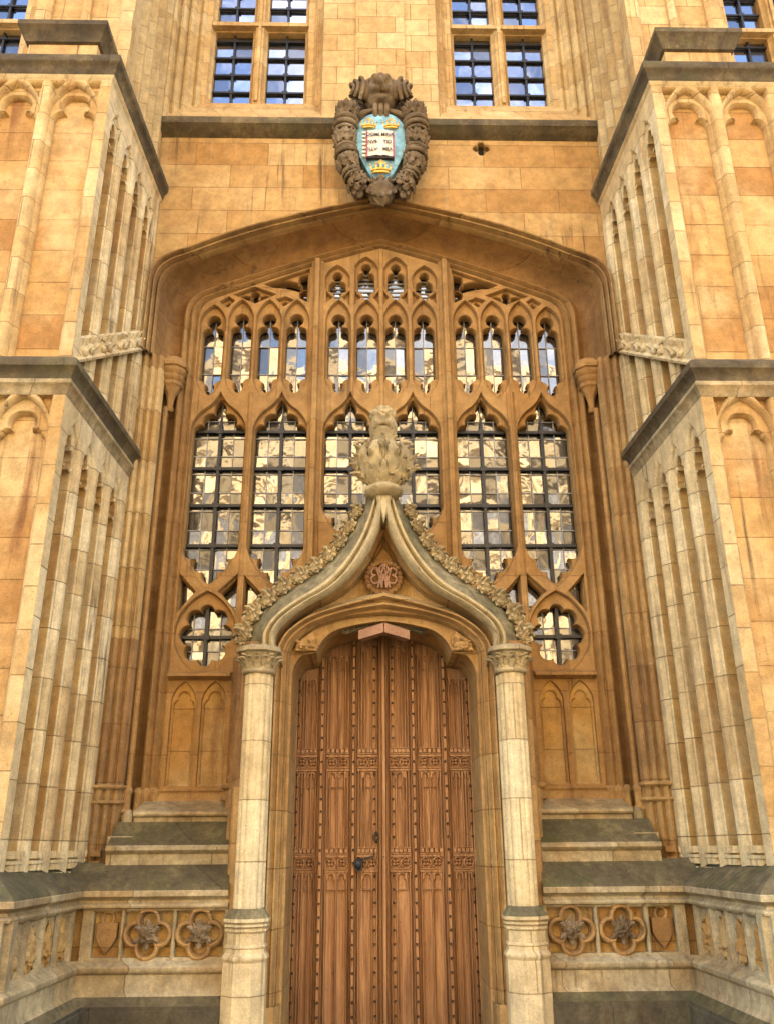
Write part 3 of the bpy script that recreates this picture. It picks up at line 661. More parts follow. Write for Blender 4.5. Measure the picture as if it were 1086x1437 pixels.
    for i in range(4):
        yc = YC[i]
        for k in range(2):
            y = yc + (-.075 + .15 * k)
            for q in range(2):
                o = side(y, zr(y) + .06, -.01)
                b.leaf(o, (0, (.5 if q else -.5), 1), (-s, 0, 0), .17, .05, 1.3, 2, 8, 4)
            b.blob(side(y, zr(y) + .075, -.01), (.03, .045, .035), .25, 3, 10, 6, i * 2 + k)
    b.build('leaf_frieze', bt, label='raking band of carved leaves on the upper side face')
    # ornament band at the foot of the side flutes
    b = MB('side')
    for i, yc in enumerate(YC + (-.35,)):
        for k in range(3):
            y = yc - .09 + .09 * k
            b.box(-.01, .05, y - .018, y + .018, 1.545, 1.60, xf=lambda x, yy, z: (s * (XI(yy) + x - .005), yy, z))
            b.box(-.01, .05, y - .028, y + .02, 1.455, 1.50, xf=lambda x, yy, z: (s * (XI(yy) + x - .005), yy, z))
            b.box(-.01, .05, y - .032, y + .032, 1.39, 1.43, xf=lambda x, yy, z: (s * (XI(yy) + x + .004), yy, z))
        b.box(.0, .06, yc - .14, yc + .14, 1.505, 1.53, xf=lambda x, yy, z: (s * (XI(yy) + x - .012), yy, z))
    b.build('crenel_band', bt)
    # cap block over the upper stage
    cp = MB(['pier', 'dark']); x0, x1 = sorted((s * 3.02, s * 3.74))
    cp.box(x0, x1, -2.28, -1.8, 9.36, 9.56); cp.k = 1
    cx_ = (x0 + x1) / 2; hx = (x1 - x0) / 2
    cp.loft([[(cx_ + sx_ * (hx + q), -2.03 + sy_ * (.25 + q), z) for sx_, sy_ in ((-1, -1), (1, -1), (1, 1), (-1, 1))] for q, z in ((-.01, 9.54), (.03, 9.56), (.04, 9.60), (.065, 9.66), (.10, 9.71), (.11, 9.72), (.11, 9.78), (.05, 9.80))], closed=True, caps=True)
    cp.build('cap_block', bt, label='small stone block with a black moulded cap above the cornice')
    # third stage
    XT = 2.815
    b = MB(['pier', 'pier']); b.plate(rect(XT, 3.93, 9.3, 16.4), [rect(2.99, 3.33, 9.6, 16.1), rect(3.43, 3.77, 9.6, 16.1)], -1.93, -1.84, cham=((.04, 0), (.03, .01), (0, .04)), mapf=front, sides=False)
    b.add([front(2.9, 9.3, -1.84), front(3.86, 9.3, -1.84), front(3.86, 16.4, -1.84), front(2.9, 16.4, -1.84)], [(0, 1, 2, 3)]); b.build('front_face', bt)
    b = MB('upside'); pf = []
    y = -1.93
    pf.append((XT, y)); pf.append((XT, -1.70))
    for k in range(4):
        y0 = -1.68 + k * .30
        pf += [(XT + .02, y0), (XT + .09, y0 + .03), (XT + .10, y0 + .10), (XT + .07, y0 + .13), (XT + .065, y0 + .17), (XT + .03, y0 + .19), (XT - .01, y0 + .20), (XT - .015, y0 + .24), (XT, y0 + .28)]
    pf.append((XT, -.42)); b.ext(pf, 9.35, 16.4, xf=lambda x, y, z: (s * x, y, z)); b.build('side_face', bt)
    return bt
for s in (-1, 1): buttress(s)

# ------------------------------------------------------------ plinth round the foot of wall and buttresses
def plinth(s):
    pl = empty('plinth', (0, 0, 0), B, label='carved base course at the foot of the wall on the %s' % ('left' if s < 0 else 'right'))
    path = [(1.34, -1.0), (2.56, -1.0), (2.56, -2.55), (4.45, -2.55)]
    def band(prof, mt, nm, lab=None):
        b = MB(mt); b.sweep(path, prof, lambda x, y, z: (s * x, y, z)); return b.build(nm, pl, label=lab)
    m = lambda pr: [(-n, z) for n, z in pr]
    band(m([(-.34, 1.50), (-.26, 1.455), (-.12, 1.37), (-.01, 1.30), (0.0, 1.28)]), 'mossy', 'mossy_slope', 'dark mossy sloping top')
    band(m([(0, 1.28), (.005, 1.275), (.005, 1.235), (-.01, 1.225), (-.035, 1.215), (-.05, 1.20), (-.045, 1.185), (-.02, 1.175), (-.01, 1.16), (-.015, 1.145), (-.03, 1.14), (-.055, 1.135)]), 'plinth', 'top_moulding')
    band(m([(-.13, 1.15), (-.13, .70)]), 'recess', 'frieze_back')
    band(m([(-.05, .745), (-.02, .73), (.02, .715), (.035, .70), (.035, .675), (.02, .655), (0, .645), (0, .53), (.02, .50), (.03, .49)]), 'plinth', 'base_moulding')
    band(m([(.03, .49), (.08, .44), (.11, .43)]), 'mossy', 'base_slope')
    band(m([(.11, .43), (.11, .40), (.12, .395), (.12, 0)]), 'base', 'base_wall')
    # wall frieze: two quatrefoils and a shield
    W = lambda a, z, d: (s * a, -1.0 + d, z)
    xs = [(1.37, 1.775), (1.81, 2.21), (2.245, 2.47)]
    b = MB('plinth'); b.plate(rect(1.34, 2.56, .72, 1.15), [rect(a, c, .765, 1.115) for a, c in xs], .05, .13, cham=((.012, 0), (0, .015)), mapf=W); b.build('frieze_frame', pl)
    for i, (a, c) in enumerate(xs[:2]):
        cx = (a + c) / 2; b = MB('jamb'); q = bp([(cx + .098 * math.cos(R(45 + 90 * k)), .94 + .098 * math.sin(R(45 + 90 * k)), 1.55) for k in range(4)], 9)
        b.sweep(q, [(-.030, .075), (-.026, .045), (-.010, .032), (.002, .04), (.008, .06), (.02, .125)], lambda x, z, d: W(x, z, d), closed=True)
        b.build('quatrefoil', pl)
        b = MB('cart')
        sd = i * 3 + (s > 0) * 7
        b.blob(W(cx, .94, .07), (.058, .05, .068), .35, 2.6, 22, 14, sd)
        for k in range(6): an = R(60 * k + 30); b.leaf(W(cx + .02 * math.cos(an), .94 + .02 * math.sin(an), .05), (s * math.cos(an), 0, math.sin(an)), (0, -1, 0), .10, .035, 1.2, 2, 7, 4)
        b.foliage(W(cx, .94, .06), (.055, .05, .065), 22, .06, .024, sd + 2, -.9, 1.5)
        b.build('carved_boss', pl)
    b = MB(['jamb', 'hollow']); sh = sym([(0, .79, .12), (.085, .88, .12), (.09, 1.03, 0), (.09, 1.035)], 2.358); b.k = 1
    b.solid(sym([(0, .79, .12), (.088, .92, 0), (.088, 1.03)], 2.358) if 1 else [(2.358 - .088, 1.03), (2.358 - .088, .90)] + [(2.358 - .088 + .088 * math.sin(t), .90 - .11 * (1 - math.cos(t))) for t in [R(15 * k) for k in range(1, 7)]] + [(2.358 + .088 - .088 * math.sin(t), .90 - .11 * (1 - math.cos(t))) for t in [R(90 - 15 * k) for k in range(1, 7)]] + [(2.358 + .088, 1.03)], .065, .13, mapf=W, ch=.01)
    b.k = 0; b.tube([W(2.358 + .05 * math.cos(R(20 * k)), 1.065 + .05 * math.sin(R(20 * k)), .09) for k in range(18)], .014, 6, closed=True); b.build('carved_shield', pl)
    # eroded tracery on the buttress side
    S = lambda a, z, d: (s * (2.56 + d), a, z)
    ys = [(-1.06 - .345 * k, -1.34 - .345 * k) for k in range(4)]
    b = MB('plinth'); b.plate([(-1.0, .72), (-2.55, .72), (-2.55, 1.15), (-1.0, 1.15)], [[(a, .765), (a, 1.115), (c, 1.115), (c, .765)] for a, c in ys], .05, .13, cham=((.014, 0), (0, .02)), mapf=S); b.build('frieze_frame', pl)
    for i, (a, c) in enumerate(ys):
        b = MB(['plinth', 'recess']); cy = (a + c) / 2
        b.plate([(a, .765), (c, .765), (c, 1.115), (a, 1.115)], [[(cy + x * (1 + .15 * random.random()), z + random.uniform(-.006, .006)) for x, z in sym([(0, .80), (.09, .87, .2), (.085, .98, .6), (.03, 1.02, .4), (0, 1.07)])]], .085, .13, cham=((.015, 0), (0, .02)), mapf=S, sides=False)
        b.k = 1; b.blob(S(cy - .01, .92, .125), (.05, .09, .15), .6, 2.2, 30, 22, i + 20); b.blob(S(cy + .03, .86, .10), (.035, .05, .07), .6, 2.8, 20, 14, i + 30)
        b.build('worn_tracery', pl, label='weathered blackened carving in the side frieze')
    # front of the buttress plinth
    F = lambda a, z, d: (s * a, -2.55 + d, z)
    b = MB('plinth'); b.plate(rect(2.56, 4.45, .72, 1.15), [rect(2.7 + .42 * k, 3.04 + .42 * k, .765, 1.115) for k in range(4)], .05, .13, mapf=F); b.build('frieze_frame', pl)
for s in (-1, 1): plinth(s)

# ------------------------------------------------------------ doorway
D = empty('doorway', (0, 0, 0), B, label='projecting doorway with ogee canopy, crockets and clustered columns')
AO = [(1.035, 3.20), (1.033, 3.317), (.99, 3.45), (.926, 3.545), (.81, 3.64), (.677, 3.712), (.341, 3.822), (0, 3.918)]
AI = [(.914, 3.20), (.914, 3.338), (.895, 3.40), (.855, 3.46), (.738, 3.568), (.586, 3.646), (.342, 3.716), (0, 3.751)]
NP = 34
def full(P, n=NP):
    Q = resample(catmull(P, 8), n); return Q + [(-x, z) for x, z in Q[-2::-1]]
ao, ai = full(AO), full(AI)
def lerp(P, Q, t): return [(a[0] + (b_[0] - a[0]) * t, a[1] + (b_[1] - a[1]) * t) for a, b_ in zip(P, Q)]
b = MB('portal')
pr = [(-.35, -.70), (-.15, -.86), (-.02, -.90), (.0, -.93), (.10, -.955), (.22, -.95), (.30, -.91), (.34, -.87), (.42, -.87), (.52, -.895), (.62, -.895), (.72, -.86), (.76, -.81), (.84, -.80), (.93, -.815), (1.0, -.79), (1.04, -.72), (1.05, -.66)]
b.loft([[(x, y, z) for x, z in lerp(ao, ai, t)] for t, y in pr]); b.build('arch_moulding', D)
for sx in (1, -1):
    b = MB('portal', mir(sx))
    jp = [(1.035 + (.914 - 1.035) * t, y) for t, y in pr if t > -.2]
    b.ext([(1.10, -.84)] + jp + [(.905, -.60), (.93, -.55), (.93, -.48), (.905, -.44), (.90, -.30), (.915, -.25), (.915, -.18), (.90, -.14), (.90, -.0)], .38, 3.22)
    b.ext([(1.10, -.93), (1.03, -.97), (.93, -.93), (.895, -.82), (.895, 0)], 0, .39); b.build('door_jamb', D)
# panel in the arch head with the shouldered opening
b = MB('portal')
half = [(.885, .1, 0), (.885, 3.12, .22), (.80, 3.345, 0), (.665, 3.375, 0), (.655, 3.40, .24), (.42, 3.62, .05), (0, 3.69)]
hr = []
for i in range(len(half) - 1): hr += arc(half[i][:2], half[i + 1][:2], half[i][2])
hr.append(half[-1][:2]); opening = hr + [(-x, z) for x, z in hr[-2::-1]]
aii = [(x * 1.01, z + .01) for x, z in ai]; aii[0] = (aii[0][0], .1); aii[-1] = (aii[-1][0], .1)
poly = aii + opening[::-1]
b.solid(poly, -.72, .02); b.build('arch_soffit', D, label='brown stone soffit with two shoulder corbels over the door')
for sx in (1, -1):
    b = MB('portal', mir(sx))
    b.solid([(.655, 3.38), (.655, 3.50), (.70, 3.57), (.80, 3.50), (.86, 3.40), (.86, 3.38)][::-1], -.79, -.55, ch=.01)
    for k in range(7):
        px, pz = random.uniform(.68, .82), random.uniform(3.41, 3.50)
        b.leaf((px, -.79, pz), (random.uniform(-1, 1), -.3, random.uniform(-.5, 1)), (0, -1, 0), .07, .026, 1.4, 2, 7, 4)
    b.blob((.75, -.79, 3.43), (.08, .03, .04), .4, 4, 16, 10, 3)
    b.build('carved_corbel', D)
# tympanum
PI_ = [(1.03, 3.30), (1.0, 3.45), (.93, 3.62), (.70, 3.80), (.42, 3.95), (.2, 4.16), (.08, 4.36), (0, 4.47)]
pin = full(PI_)
b = MB('portal')
b.solid(pin + [(x * .99, z - .03) for x, z in ao[::-1]], -.66, -.5); b.build('tympanum', D)
b = MB('ogee'); k0, k1 = 14, len(ao) - 14
b.loft([[(x, -.90, z - .005) for x, z in ao[k0:k1]], [(x * .93, -.78, z + .05) for x, z in ao[k0:k1]], [(x * .86, -.64, z + .13) for x, z in ao[k0:k1]]]); b.build('sloping_ledge', D)
# ogee hood
OI = [(1.015, 3.335), (1.023, 3.493), (.933, 3.617), (.748, 3.765), (.477, 3.93), (.272, 4.128), (.133, 4.34), (.05, 4.54), (0, 4.70)]
OC = [(1.075, 3.335), (1.09, 3.509), (.991, 3.66), (.786, 3.813), (.578, 3.935), (.422, 4.076), (.272, 4.294), (.147, 4.554), (.075, 4.82), (.05, 4.98)]
OO = [(1.311, 3.335), (1.30, 3.55), (1.20, 3.76), (.964, 3.978), (.645, 4.199), (.45, 4.40), (.321, 4.616), (.19, 4.90), (.16, 4.98)]
oi, oc, oo = [resample(catmull(p, 8), 46) for p in (OI, OC, OO)]; opin = resample(catmull(PI_, 8), 46)
def og(s):
    if s < 0: return lerp(oi, opin, -s)
    if s <= 1: return lerp(oi, oc, s)
    return lerp(oc, oo, s - 1)
for sx in (1, -1):
    for nm, mt, pr in (('ogee_recess', 'portal', [(-1.05, -.64), (-.95, -.70), (-.80, -.73), (-.65, -.71), (-.6, -.75), (-.4, -.80), (-.25, -.80), (-.2, -.86), (-.02, -.90), (0, -.95)]),
                       ('ogee_roll', 'ogee', [(0, -.95), (.06, -.925), (.12, -.93), (.15, -.985), (.32, -1.04), (.55, -1.06), (.78, -1.04), (.92, -.99), (.96, -.94), (1.06, -.93), (1.10, -.965), (1.16, -.985), (1.24, -.985), (1.30, -.955), (1.32, -.92)]),
                       ('ogee_weathering', 'mossband', [(1.32, -.92), (1.45, -.90), (1.62, -.86), (1.85, -.79), (2.0, -.76), (2.03, -.70), (2.0, -.05)])):
        b = MB(mt, mir(sx)); b.loft([[(x, y, z) for x, z in og(t)] for t, y in pr]); b.build(nm, D, ang=50)
    if sx > 0:
        b = MB('ogee'); b.solid([(0, 4.62), (.055, 4.80), (.10, 5.0), (-.10, 5.0), (-.055, 4.80)], -1.05, -.7, ch=.02); b.build('ogee_crown', D, label='solid point of the hood moulding under the finial')
# crockets
    L = resample(oo, 200)
    for k, t in enumerate((.10, .19, .28, .37, .46, .55, .64, .73, .82, .91)):
        i = int(t * 199); p = L[i]; q = L[min(i + 3, 199)]; tx, tz = q[0] - p[0], q[1] - p[1]; m = math.hypot(tx, tz); tx /= m; tz /= m
        nx, nz = (tz, -tx) if tz * 1 > 0 else (-tz, tx)
        if nx < 0: nx, nz = -nx, -nz
        sc = 1.15 - .35 * t; b = MB('carve', mir(sx)); Y = -.72; sc *= .74; p = (p[0] + nx * .012, p[1] + nz * .012)
        b.blob((p[0] + nx * .035, Y + .02, p[1] + nz * .035), (.085 * sc, .07, .085 * sc), .35, 3, 20, 12, k)
        for (e, f, yy, ln, cu) in ((.9, .5, -.04, .24, 2.3), (.35, 1, .04, .20, 2.4), (.9, .9, -.12, .20, 1.9), (-.3, .9, -.06, .14, 1.8), (1.1, .1, -.10, .19, 1.4)):
            dx, dz = tx * e + nx * f, tz * e + nz * f
            b.leaf((p[0] - tx * .06 * sc, Y + yy * .6, p[1] - tz * .06 * sc), (dx, yy * 1.5, dz), (nx * .6 - tx * .2, -.8, nz * .6 - tz * .2), ln * sc * 1.2, .074 * sc, cu, 3, 12, 6)
        b.build('crocket', D, ang=60)
# finial
b = MB('carve')
b.rev(0, -.97, [(.14, 4.90), (.17, 4.93), (.205, 4.95), (.205, 4.99), (.17, 5.01), (.11, 5.04)], 8); b.rev(0, -.90, [(.10, 5.0), (.12, 5.3), (.08, 5.6)], 10)
def fleaf(az, r0, z0, L_, W_, out, curl):
    ca, sa = math.cos(az), math.sin(az)
    b.leaf((ca * r0, -.93 + sa * r0 * .9, z0), (ca * out, sa * out, 1), (-ca, -sa, .25), L_, W_, -abs(curl) if curl < 0 else curl, 4, 18, 10, th=.02)
for k in range(12): fleaf(R(30 * k + 15), .06, 5.03, .46, .07, 1.0, 1.0)
for k in range(8): fleaf(R(45 * k), .08, 5.02, .28, .06, 1.2, .9)
for q in (-1, 1):
    b.blob((q * .165, -.93, 5.30), (.115, .12, .18), .30, 2.4, 34, 24, q + 9)
    for az in (0, -35, -70, 30): fleaf(R(180 - az) if q < 0 else R(az), .16, 5.10, .44, .075, .75, 1.9)
    b.foliage((q * .17, -.93, 5.30), (.135, .14, .20), 34, .13, .042, q + 5, -.8)
    b.tube([(q * (.22 + (.075 - .006 * k) * math.cos(R(40 * k))), -1.02, 5.46 + (.06 - .005 * k) * math.sin(R(40 * k))) for k in range(10)], .02, 8)
b.foliage((0, -.97, 5.25), (.11, .12, .22), 40, .14, .045, 8, -.9, 1.7)
for q in (-1, 0, 1): b.leaf((q * .03, -1.05, 5.02), (q * .35, -.25, 1), (0, -1, 0), .40 if q else .46, .06, 1.1, 5, 18, 10, th=.02)
b.foliage((0, -.93, 5.45), (.12, .14, .18), 30, .12, .036, 3)
b.rev(0, -.93, [(.10, 5.35), (.13, 5.5), (.12, 5.6), (.14, 5.64), (.09, 5.68)], 12)
def fh(d):
    g = lambda x0, z0, sx_, sz_: math.exp(-(((abs(d.x) - x0) / sx_) ** 2 + ((d.z - z0) / sz_) ** 2)) if d.y < .2 else 0
    return .3 * g(0, 0, .14, .2) - .34 * g(.36, .15, .15, .12) + .2 * g(.32, .4, .25, .1) + .18 * g(.3, -.3, .16, .13) - .25 * g(0, -.48, .3, .07) + .14 * g(0, -.66, .2, .1)
b.blob((0, -.93, 5.76), (.13, .13, .155), .05, 3.0, 44, 32, 4, fn=fh)
for k in range(14):
    a = R(360 / 14 * k); b.blob((math.cos(a) * .10, -.93 + math.sin(a) * .10, 5.86 - .02 * (k % 2)), (.036, .036, .04), .4, 3, 10, 8, k)
b.blob((0, -.93, 5.91), (.09, .09, .045), .3, 3, 14, 8)
for k in range(9):
    a = R(40 * k + 10)
    if math.sin(a) > -.75: fleaf(a, .11, 5.60, .22, .045, .2, .9)
b.build('finial', D, ang=60, label='carved foliage finial with a small head on top')
# monogram boss
b = MB(['hollow', 'pink']); cz, cy = 4.12, -.72
b.rev(0, 0, [(.17, 0), (.175, .02), (.16, .05)], 28, 0, xf=lambda x, y, z: (x, cy - z + .03, cz + y))
for k in range(22):
    a = R(360 / 22 * k); b.blob((.165 * math.cos(a), cy - .04, cz + .165 * math.sin(a)), (.03, .03, .03), .3, 3, 8, 6, k)
b.k = 1
def stroke(P, r=.0105): b.tube([(x, cy - .075, cz + z) for x, z in catmull(P, 6)], r, 6)
stroke([(-.075, .10), (-.04, -.02), (-.02, -.11)]); stroke([(-.02, -.11), (0, .03), (.025, -.11)]); stroke([(.025, -.11), (.05, 0), (.075, .10)])
stroke([(-.06, -.11), (-.02, .04), (0, .12), (.02, .04), (.06, -.11)]); stroke([(-.035, -.03), (.035, -.03)])
for q in (-1, 1):
    stroke([(q * .02, .02), (q * .07, .09), (q * .12, .07), (q * .115, .02), (q * .08, .02)]); stroke([(q * .02, 0), (q * .06, -.06), (q * .11, -.06), (q * .125, -.01), (q * .10, .01)])
    stroke([(0, .13), (q * .04, .10), (q * .035, .05), (0, 0), (-q * .03, -.06)])
b.build('monogram_boss', D, label='round boss with an interlaced monogram in the gable', smooth=True)
# little block hanging under the arch crown with a dark leafy crest
b = MB(['pink', 'dark'])
for q in (-1, 1):
    b.add([(q * .004, -.74, 3.575), (q * .25, -.70, 3.51), (q * .25, -.70, 3.60), (q * .004, -.74, 3.67), (q * .004, -.50, 3.60), (q * .22, -.48, 3.53), (q * .22, -.48, 3.62), (q * .004, -.50, 3.69)], [(0, 1, 2, 3), (4, 5, 6, 7), (0, 1, 5, 4), (3, 2, 6, 7), (1, 2, 6, 5), (0, 3, 7, 4)])
b.build('arch_block', D, smooth=False, label='pinkish shallow V-shaped block under the crown of the door arch')
b = MB('dark')
for k in range(-9, 10):
    x = k * .042; z = 3.70 - .55 * x * x
    b.leaf((x, -.60, z - .03), (k * .06, -.5, .6), (0, -1, .3), .09, .03, 1.5, 2, 7, 4)
b.tube([(x * .042, -.60, 3.675 - .55 * (x * .042) ** 2) for x in range(-9, 10)], .022, 6); b.build('leaf_crest', D)
# columns
for sx in (1, -1):
    cx, cy = 1.165, -1.03
    b = MB('column', mir(sx))
    prof = []
    for ang, rad, dd in ((200, .046, .078), (237, .036, .092), (270, .055, .075), (303, .036, .092), (340, .046, .078)):
        ox, oy = dd * math.cos(R(ang)) * 1.0, dd * math.sin(R(ang))
        prof += [(cx + ox + rad * math.cos(R(ang + t)), cy + oy + rad * math.sin(R(ang + t))) for t in (-80, -50, -25, 0, 25, 50, 80)]
    prof = [(cx - .13, cy + .16), (cx - .13, cy + .04)] + prof + [(cx + .13, cy + .04), (cx + .13, cy + .16)]
    b.ext(prof, 1.08, 3.15); b.build('column', D, ang=30, label='pale clustered column on the %s of the door' % ('right' if sx > 0 else 'left'))
    b = MB('carve', mir(sx))
    b.rev(cx, cy, [(.15, 3.10), (.165, 3.12), (.16, 3.14), (.14, 3.15), (.145, 3.20), (.17, 3.27), (.19, 3.295), (.215, 3.30), (.215, 3.335), (.20, 3.345), (.17, 3.36)], 8)
    for k in range(8):
        a = R(45 * k); ca, sa_ = math.cos(a), math.sin(a)
        for z0, L_ in ((3.14, .15), (3.19, .12)): b.leaf((cx + ca * .13, cy + sa_ * .13, z0), (ca * .3, sa_ * .3, 1), (ca, sa_, 0), L_, .05, 1.9, 3, 9, 5)
        a = R(45 * k + 22); ca, sa_ = math.cos(a), math.sin(a); b.leaf((cx + ca * .14, cy + sa_ * .14, 3.17), (ca * .3, sa_ * .3, 1), (ca, sa_, 0), .12, .04, 2.2, 3, 9, 5)
    b.build('capital', D, ang=60)
    b = MB(['column', 'mossband'], mir(sx)); b.k = 1
    b.rev(cx, cy, [(.20, 1.06), (.195, 1.075), (.165, 1.11), (.15, 1.14)], 8)
    b.k = 0
    b.rev(cx, cy, [(.19, 0), (.19, .70), (.185, .74), (.20, .765), (.20, .78), (.175, .81), (.17, .84), (.18, .85), (.175, .865), (.165, .87), (.165, .955), (.185, .97), (.185, .985), (.17, .99), (.19, 1.005), (.19, 1.02), (.175, 1.025), (.20, 1.04), (.20, 1.065), (.18, 1.07)], 8)
    b.build('column_base', D, ang=25)
    # return wall between column and window wall, fluted at its foot
    b = MB('jamb', mir(sx))
    b.ext([(1.02, -.86), (1.10, -.90), (1.28, -.90), (1.30, -.93), (1.325, -.90), (1.33, -.80), (1.36, -.78), (1.37, -.62), (1.42, -.60), (1.43, -.40), (1.48, -.36), (1.49, -.2), (1.54, -.15), (1.56, -.10), (1.57, -.05)], 2.1, 3.45)
    b.ext([(1.02, -.86), (1.27, -.90), (1.30, -.95), (1.345, -.94), (1.35, -.85), (1.375, -.84), (1.39, -.80), (1.40, -.66), (1.44, -.64), (1.45, -.45), (1.50, -.42), (1.52, -.05)], .0, 2.12)
    for z in (2.02, 2.13): b.rev(1.50, -.30, [(.05, z), (.075, z + .02), (.075, z + .04), (.05, z + .06)], 8)
    b.build('portal_return', D)
    b = MB('portal', mir(sx)); b.box(1.0, 1.5, -.62, -.06, 3.3, 3.9); b.box(.9, 1.2, -.6, -.3, 3.3, 4.0)

# ------------------------------------------------------------ door
DR = empty('door', (0, 0, 0), B, label='tall studded oak double door with traceried bands')
def inside(x, z):
    return True
def topz(x):
    x = abs(x)
    if x > .655: return 3.42
    return 3.86
XB = [.905, .645, .585, .33, .27, .035]      # edges of panel / stile bands
for sx in (-1, 1):
    d = MB(['wood', 'stud'], (lambda sx: (lambda x, y, z: (sx * x, .03 + (y - .03) * (1.5 if y < .03 else 1), z)))(sx)); Y = .0
    d.box(.0, .655, Y + .03, Y + .10, .08, 3.86); d.box(.655, .905, Y + .03, Y + .10, .08, 3.46)
    def stile(x0, x1, zt):
        w_ = x1 - x0
        d.ext([(x0, Y + .03), (x0 + .004, Y - .012), (x0 + .010, Y - .018), (x0 + .014, Y - .004), (x0 + .018, Y - .004), (x0 + .022, Y - .022), (x1 - .022, Y - .022), (x1 - .018, Y - .004), (x1 - .014, Y - .004), (x1 - .010, Y - .018), (x1 - .004, Y - .012), (x1, Y + .03)], .08, zt)
    stile(.585, .655, 3.86); stile(.27, .335, 3.86); d.box(.875, .905, Y - .006, Y + .03, .08, 3.46)
    if sx < 0: d.ext([(-.05, Y + .03), (-.045, Y - .02), (-.03, Y - .035), (-.02, Y - .025), (-.014, Y - .045), (.014, Y - .045), (.02, Y - .025), (.03, Y - .035), (.045, Y - .02), (.05, Y + .03)], .08, 3.86)
    spans = [(.665, .872), (.345, .578), (.058, .262)]
    for pi, (x0, x1) in enumerate(spans):
        zt = (3.26, 3.50, 3.60)[pi]
        zones = [(.08, 1.385), (1.60, 2.325), (2.545, zt)]
        for zi, (z0, z1) in enumerate(zones):
            # upright mouldings (linenfold edges) in each panel
            xm = [x0 + .012, x1 - .012]
            if pi == 0: xm += [x0 + .06, x0 + .125, x1 - .055]
            elif pi == 1: xm += [(x0 + x1) / 2, x0 + .045, x1 - .045] if zi else [(x0 + x1) / 2]
            else: xm += [x0 + .065, x1 - .04, x1 - .075] if zi else [x0 + .062]
            for x in xm: d.ext([(x - .010, Y + .031), (x - .008, Y + .012), (x - .003, Y + .004), (x + .003, Y + .004), (x + .008, Y + .012), (x + .010, Y + .031)], z0, z1)
            # little cusped heads
            n = 1 if pi == 2 else 2
            wd = (x1 - x0 - .03) / n if n == 2 else .13; xb = x0 + .015 if n == 2 else x0 + .04
            for k in range(n):
                cxx = xb + wd * (k + .5); hwd = wd / 2 - .008; zz = z1 - .005
                hd = sym([(0, zz - .145), (hwd - .008, zz - .145, 0), (hwd - .008, zz - .09, .5), (hwd * .42, zz - .055, .75), (0, zz - .014)], cxx, n=4)
                d.plate(rect(cxx - hwd, cxx + hwd, zz - .151, zz), [hd], Y + .008, Y + .03, cham=((.004, 0), (0, .006)), sides=False)
        for zb in (1.397, 2.338):       # traceried bands
            d.box(x0, x1, Y - .002, Y + .03, zb - .012, zb + .008); d.box(x0, x1, Y - .002, Y + .03, zb + .125, zb + .145)
            d.box(x0, x1, Y - .012, Y + .03, zb + .012, zb + .020); d.box(x0, x1, Y - .010, Y + .03, zb + .150, zb + .158)
            nn = 2; cw_ = (x1 - x0) / nn
            for k in range(nn):
                cxx = x0 + cw_ * (k + .5); rr_ = min(cw_ / 2 - .004, .05)
                d.tube([(cxx + rr_ * math.cos(R(30 * q)), Y + .008, zb + .072 + .048 * math.sin(R(30 * q))) for q in range(12)], .0065, 5, closed=True)
                for q in range(4): a = R(45 + 90 * q); d.blob((cxx + .022 * math.cos(a), Y + .018, zb + .072 + .022 * math.sin(a)), (.015, .012, .015), .1, 2, 8, 6)
            for k in range(5):
                xx = x0 + (x1 - x0) * (k + .5) / 5; d.box(xx - .016, xx + .016, Y - .006, Y + .03, zb + .165, zb + .20)
            d.box(x0, x1, Y + .0, Y + .03, zb + .206, zb + .212)
    d.k = 1
    for (xc, zt, yy) in ((.862, 3.25, -.006), (.62, 3.6, -.024), (.302, 3.7, -.024), (.092, 3.6, .004)):
        z = .17
        while z < zt:
            if xc in (.862, .092) and (1.38 < z < 1.60 or 2.32 < z < 2.56): z += .118; continue
            jx = random.uniform(-.003, .003); d.add([(xc + jx - .0095, yy, z - .0105), (xc + jx + .0095, yy, z - .0105), (xc + jx + .0095, yy, z + .0105), (xc + jx - .0095, yy, z + .0105), (xc + jx - .004, yy - .014, z - .004), (xc + jx + .004, yy - .014, z - .004), (xc + jx + .004, yy - .014, z + .004), (xc + jx - .004, yy - .014, z + .004)], [(0, 1, 5, 4), (1, 2, 6, 5), (2, 3, 7, 6), (3, 0, 4, 7), (4, 5, 6, 7)])
            z += .118
    d.build('door_leaf', DR, ang=30)
h = MB('iron')
h.blob((-.25, -.045, 1.455), (.045, .035, .055), .15, 3, 14, 10); h.tube([(-.25 + .038 * math.cos(R(30 * q)), -.07, 1.45 + .05 * math.sin(R(30 * q))) for q in range(12)], .009, 6, closed=True)
h.tube([(-.23, -.05, 1.49), (-.17, -.055, 1.51), (-.10, -.05, 1.53), (-.10, -.05, 1.56)], .008, 6); h.build('ring_handle', DR, label='black iron ring latch with a short lever')
h = MB('stud'); h.tube([(-.075 + .026 * math.cos(R(30 * q)), -.03, 1.70 + .035 * math.sin(R(30 * q))) for q in range(12)], .008, 6, closed=True); h.blob((-.075, -.02, 1.735), (.018, .02, .018), .1); h.blob((-.075, -.02, 1.665), (.012, .02, .02), .1); h.build('knocker', DR)
b = MB('base'); b.box(-1.0, 1.0, -1.0, .1, 0, .075); b.build('doorstep', B)

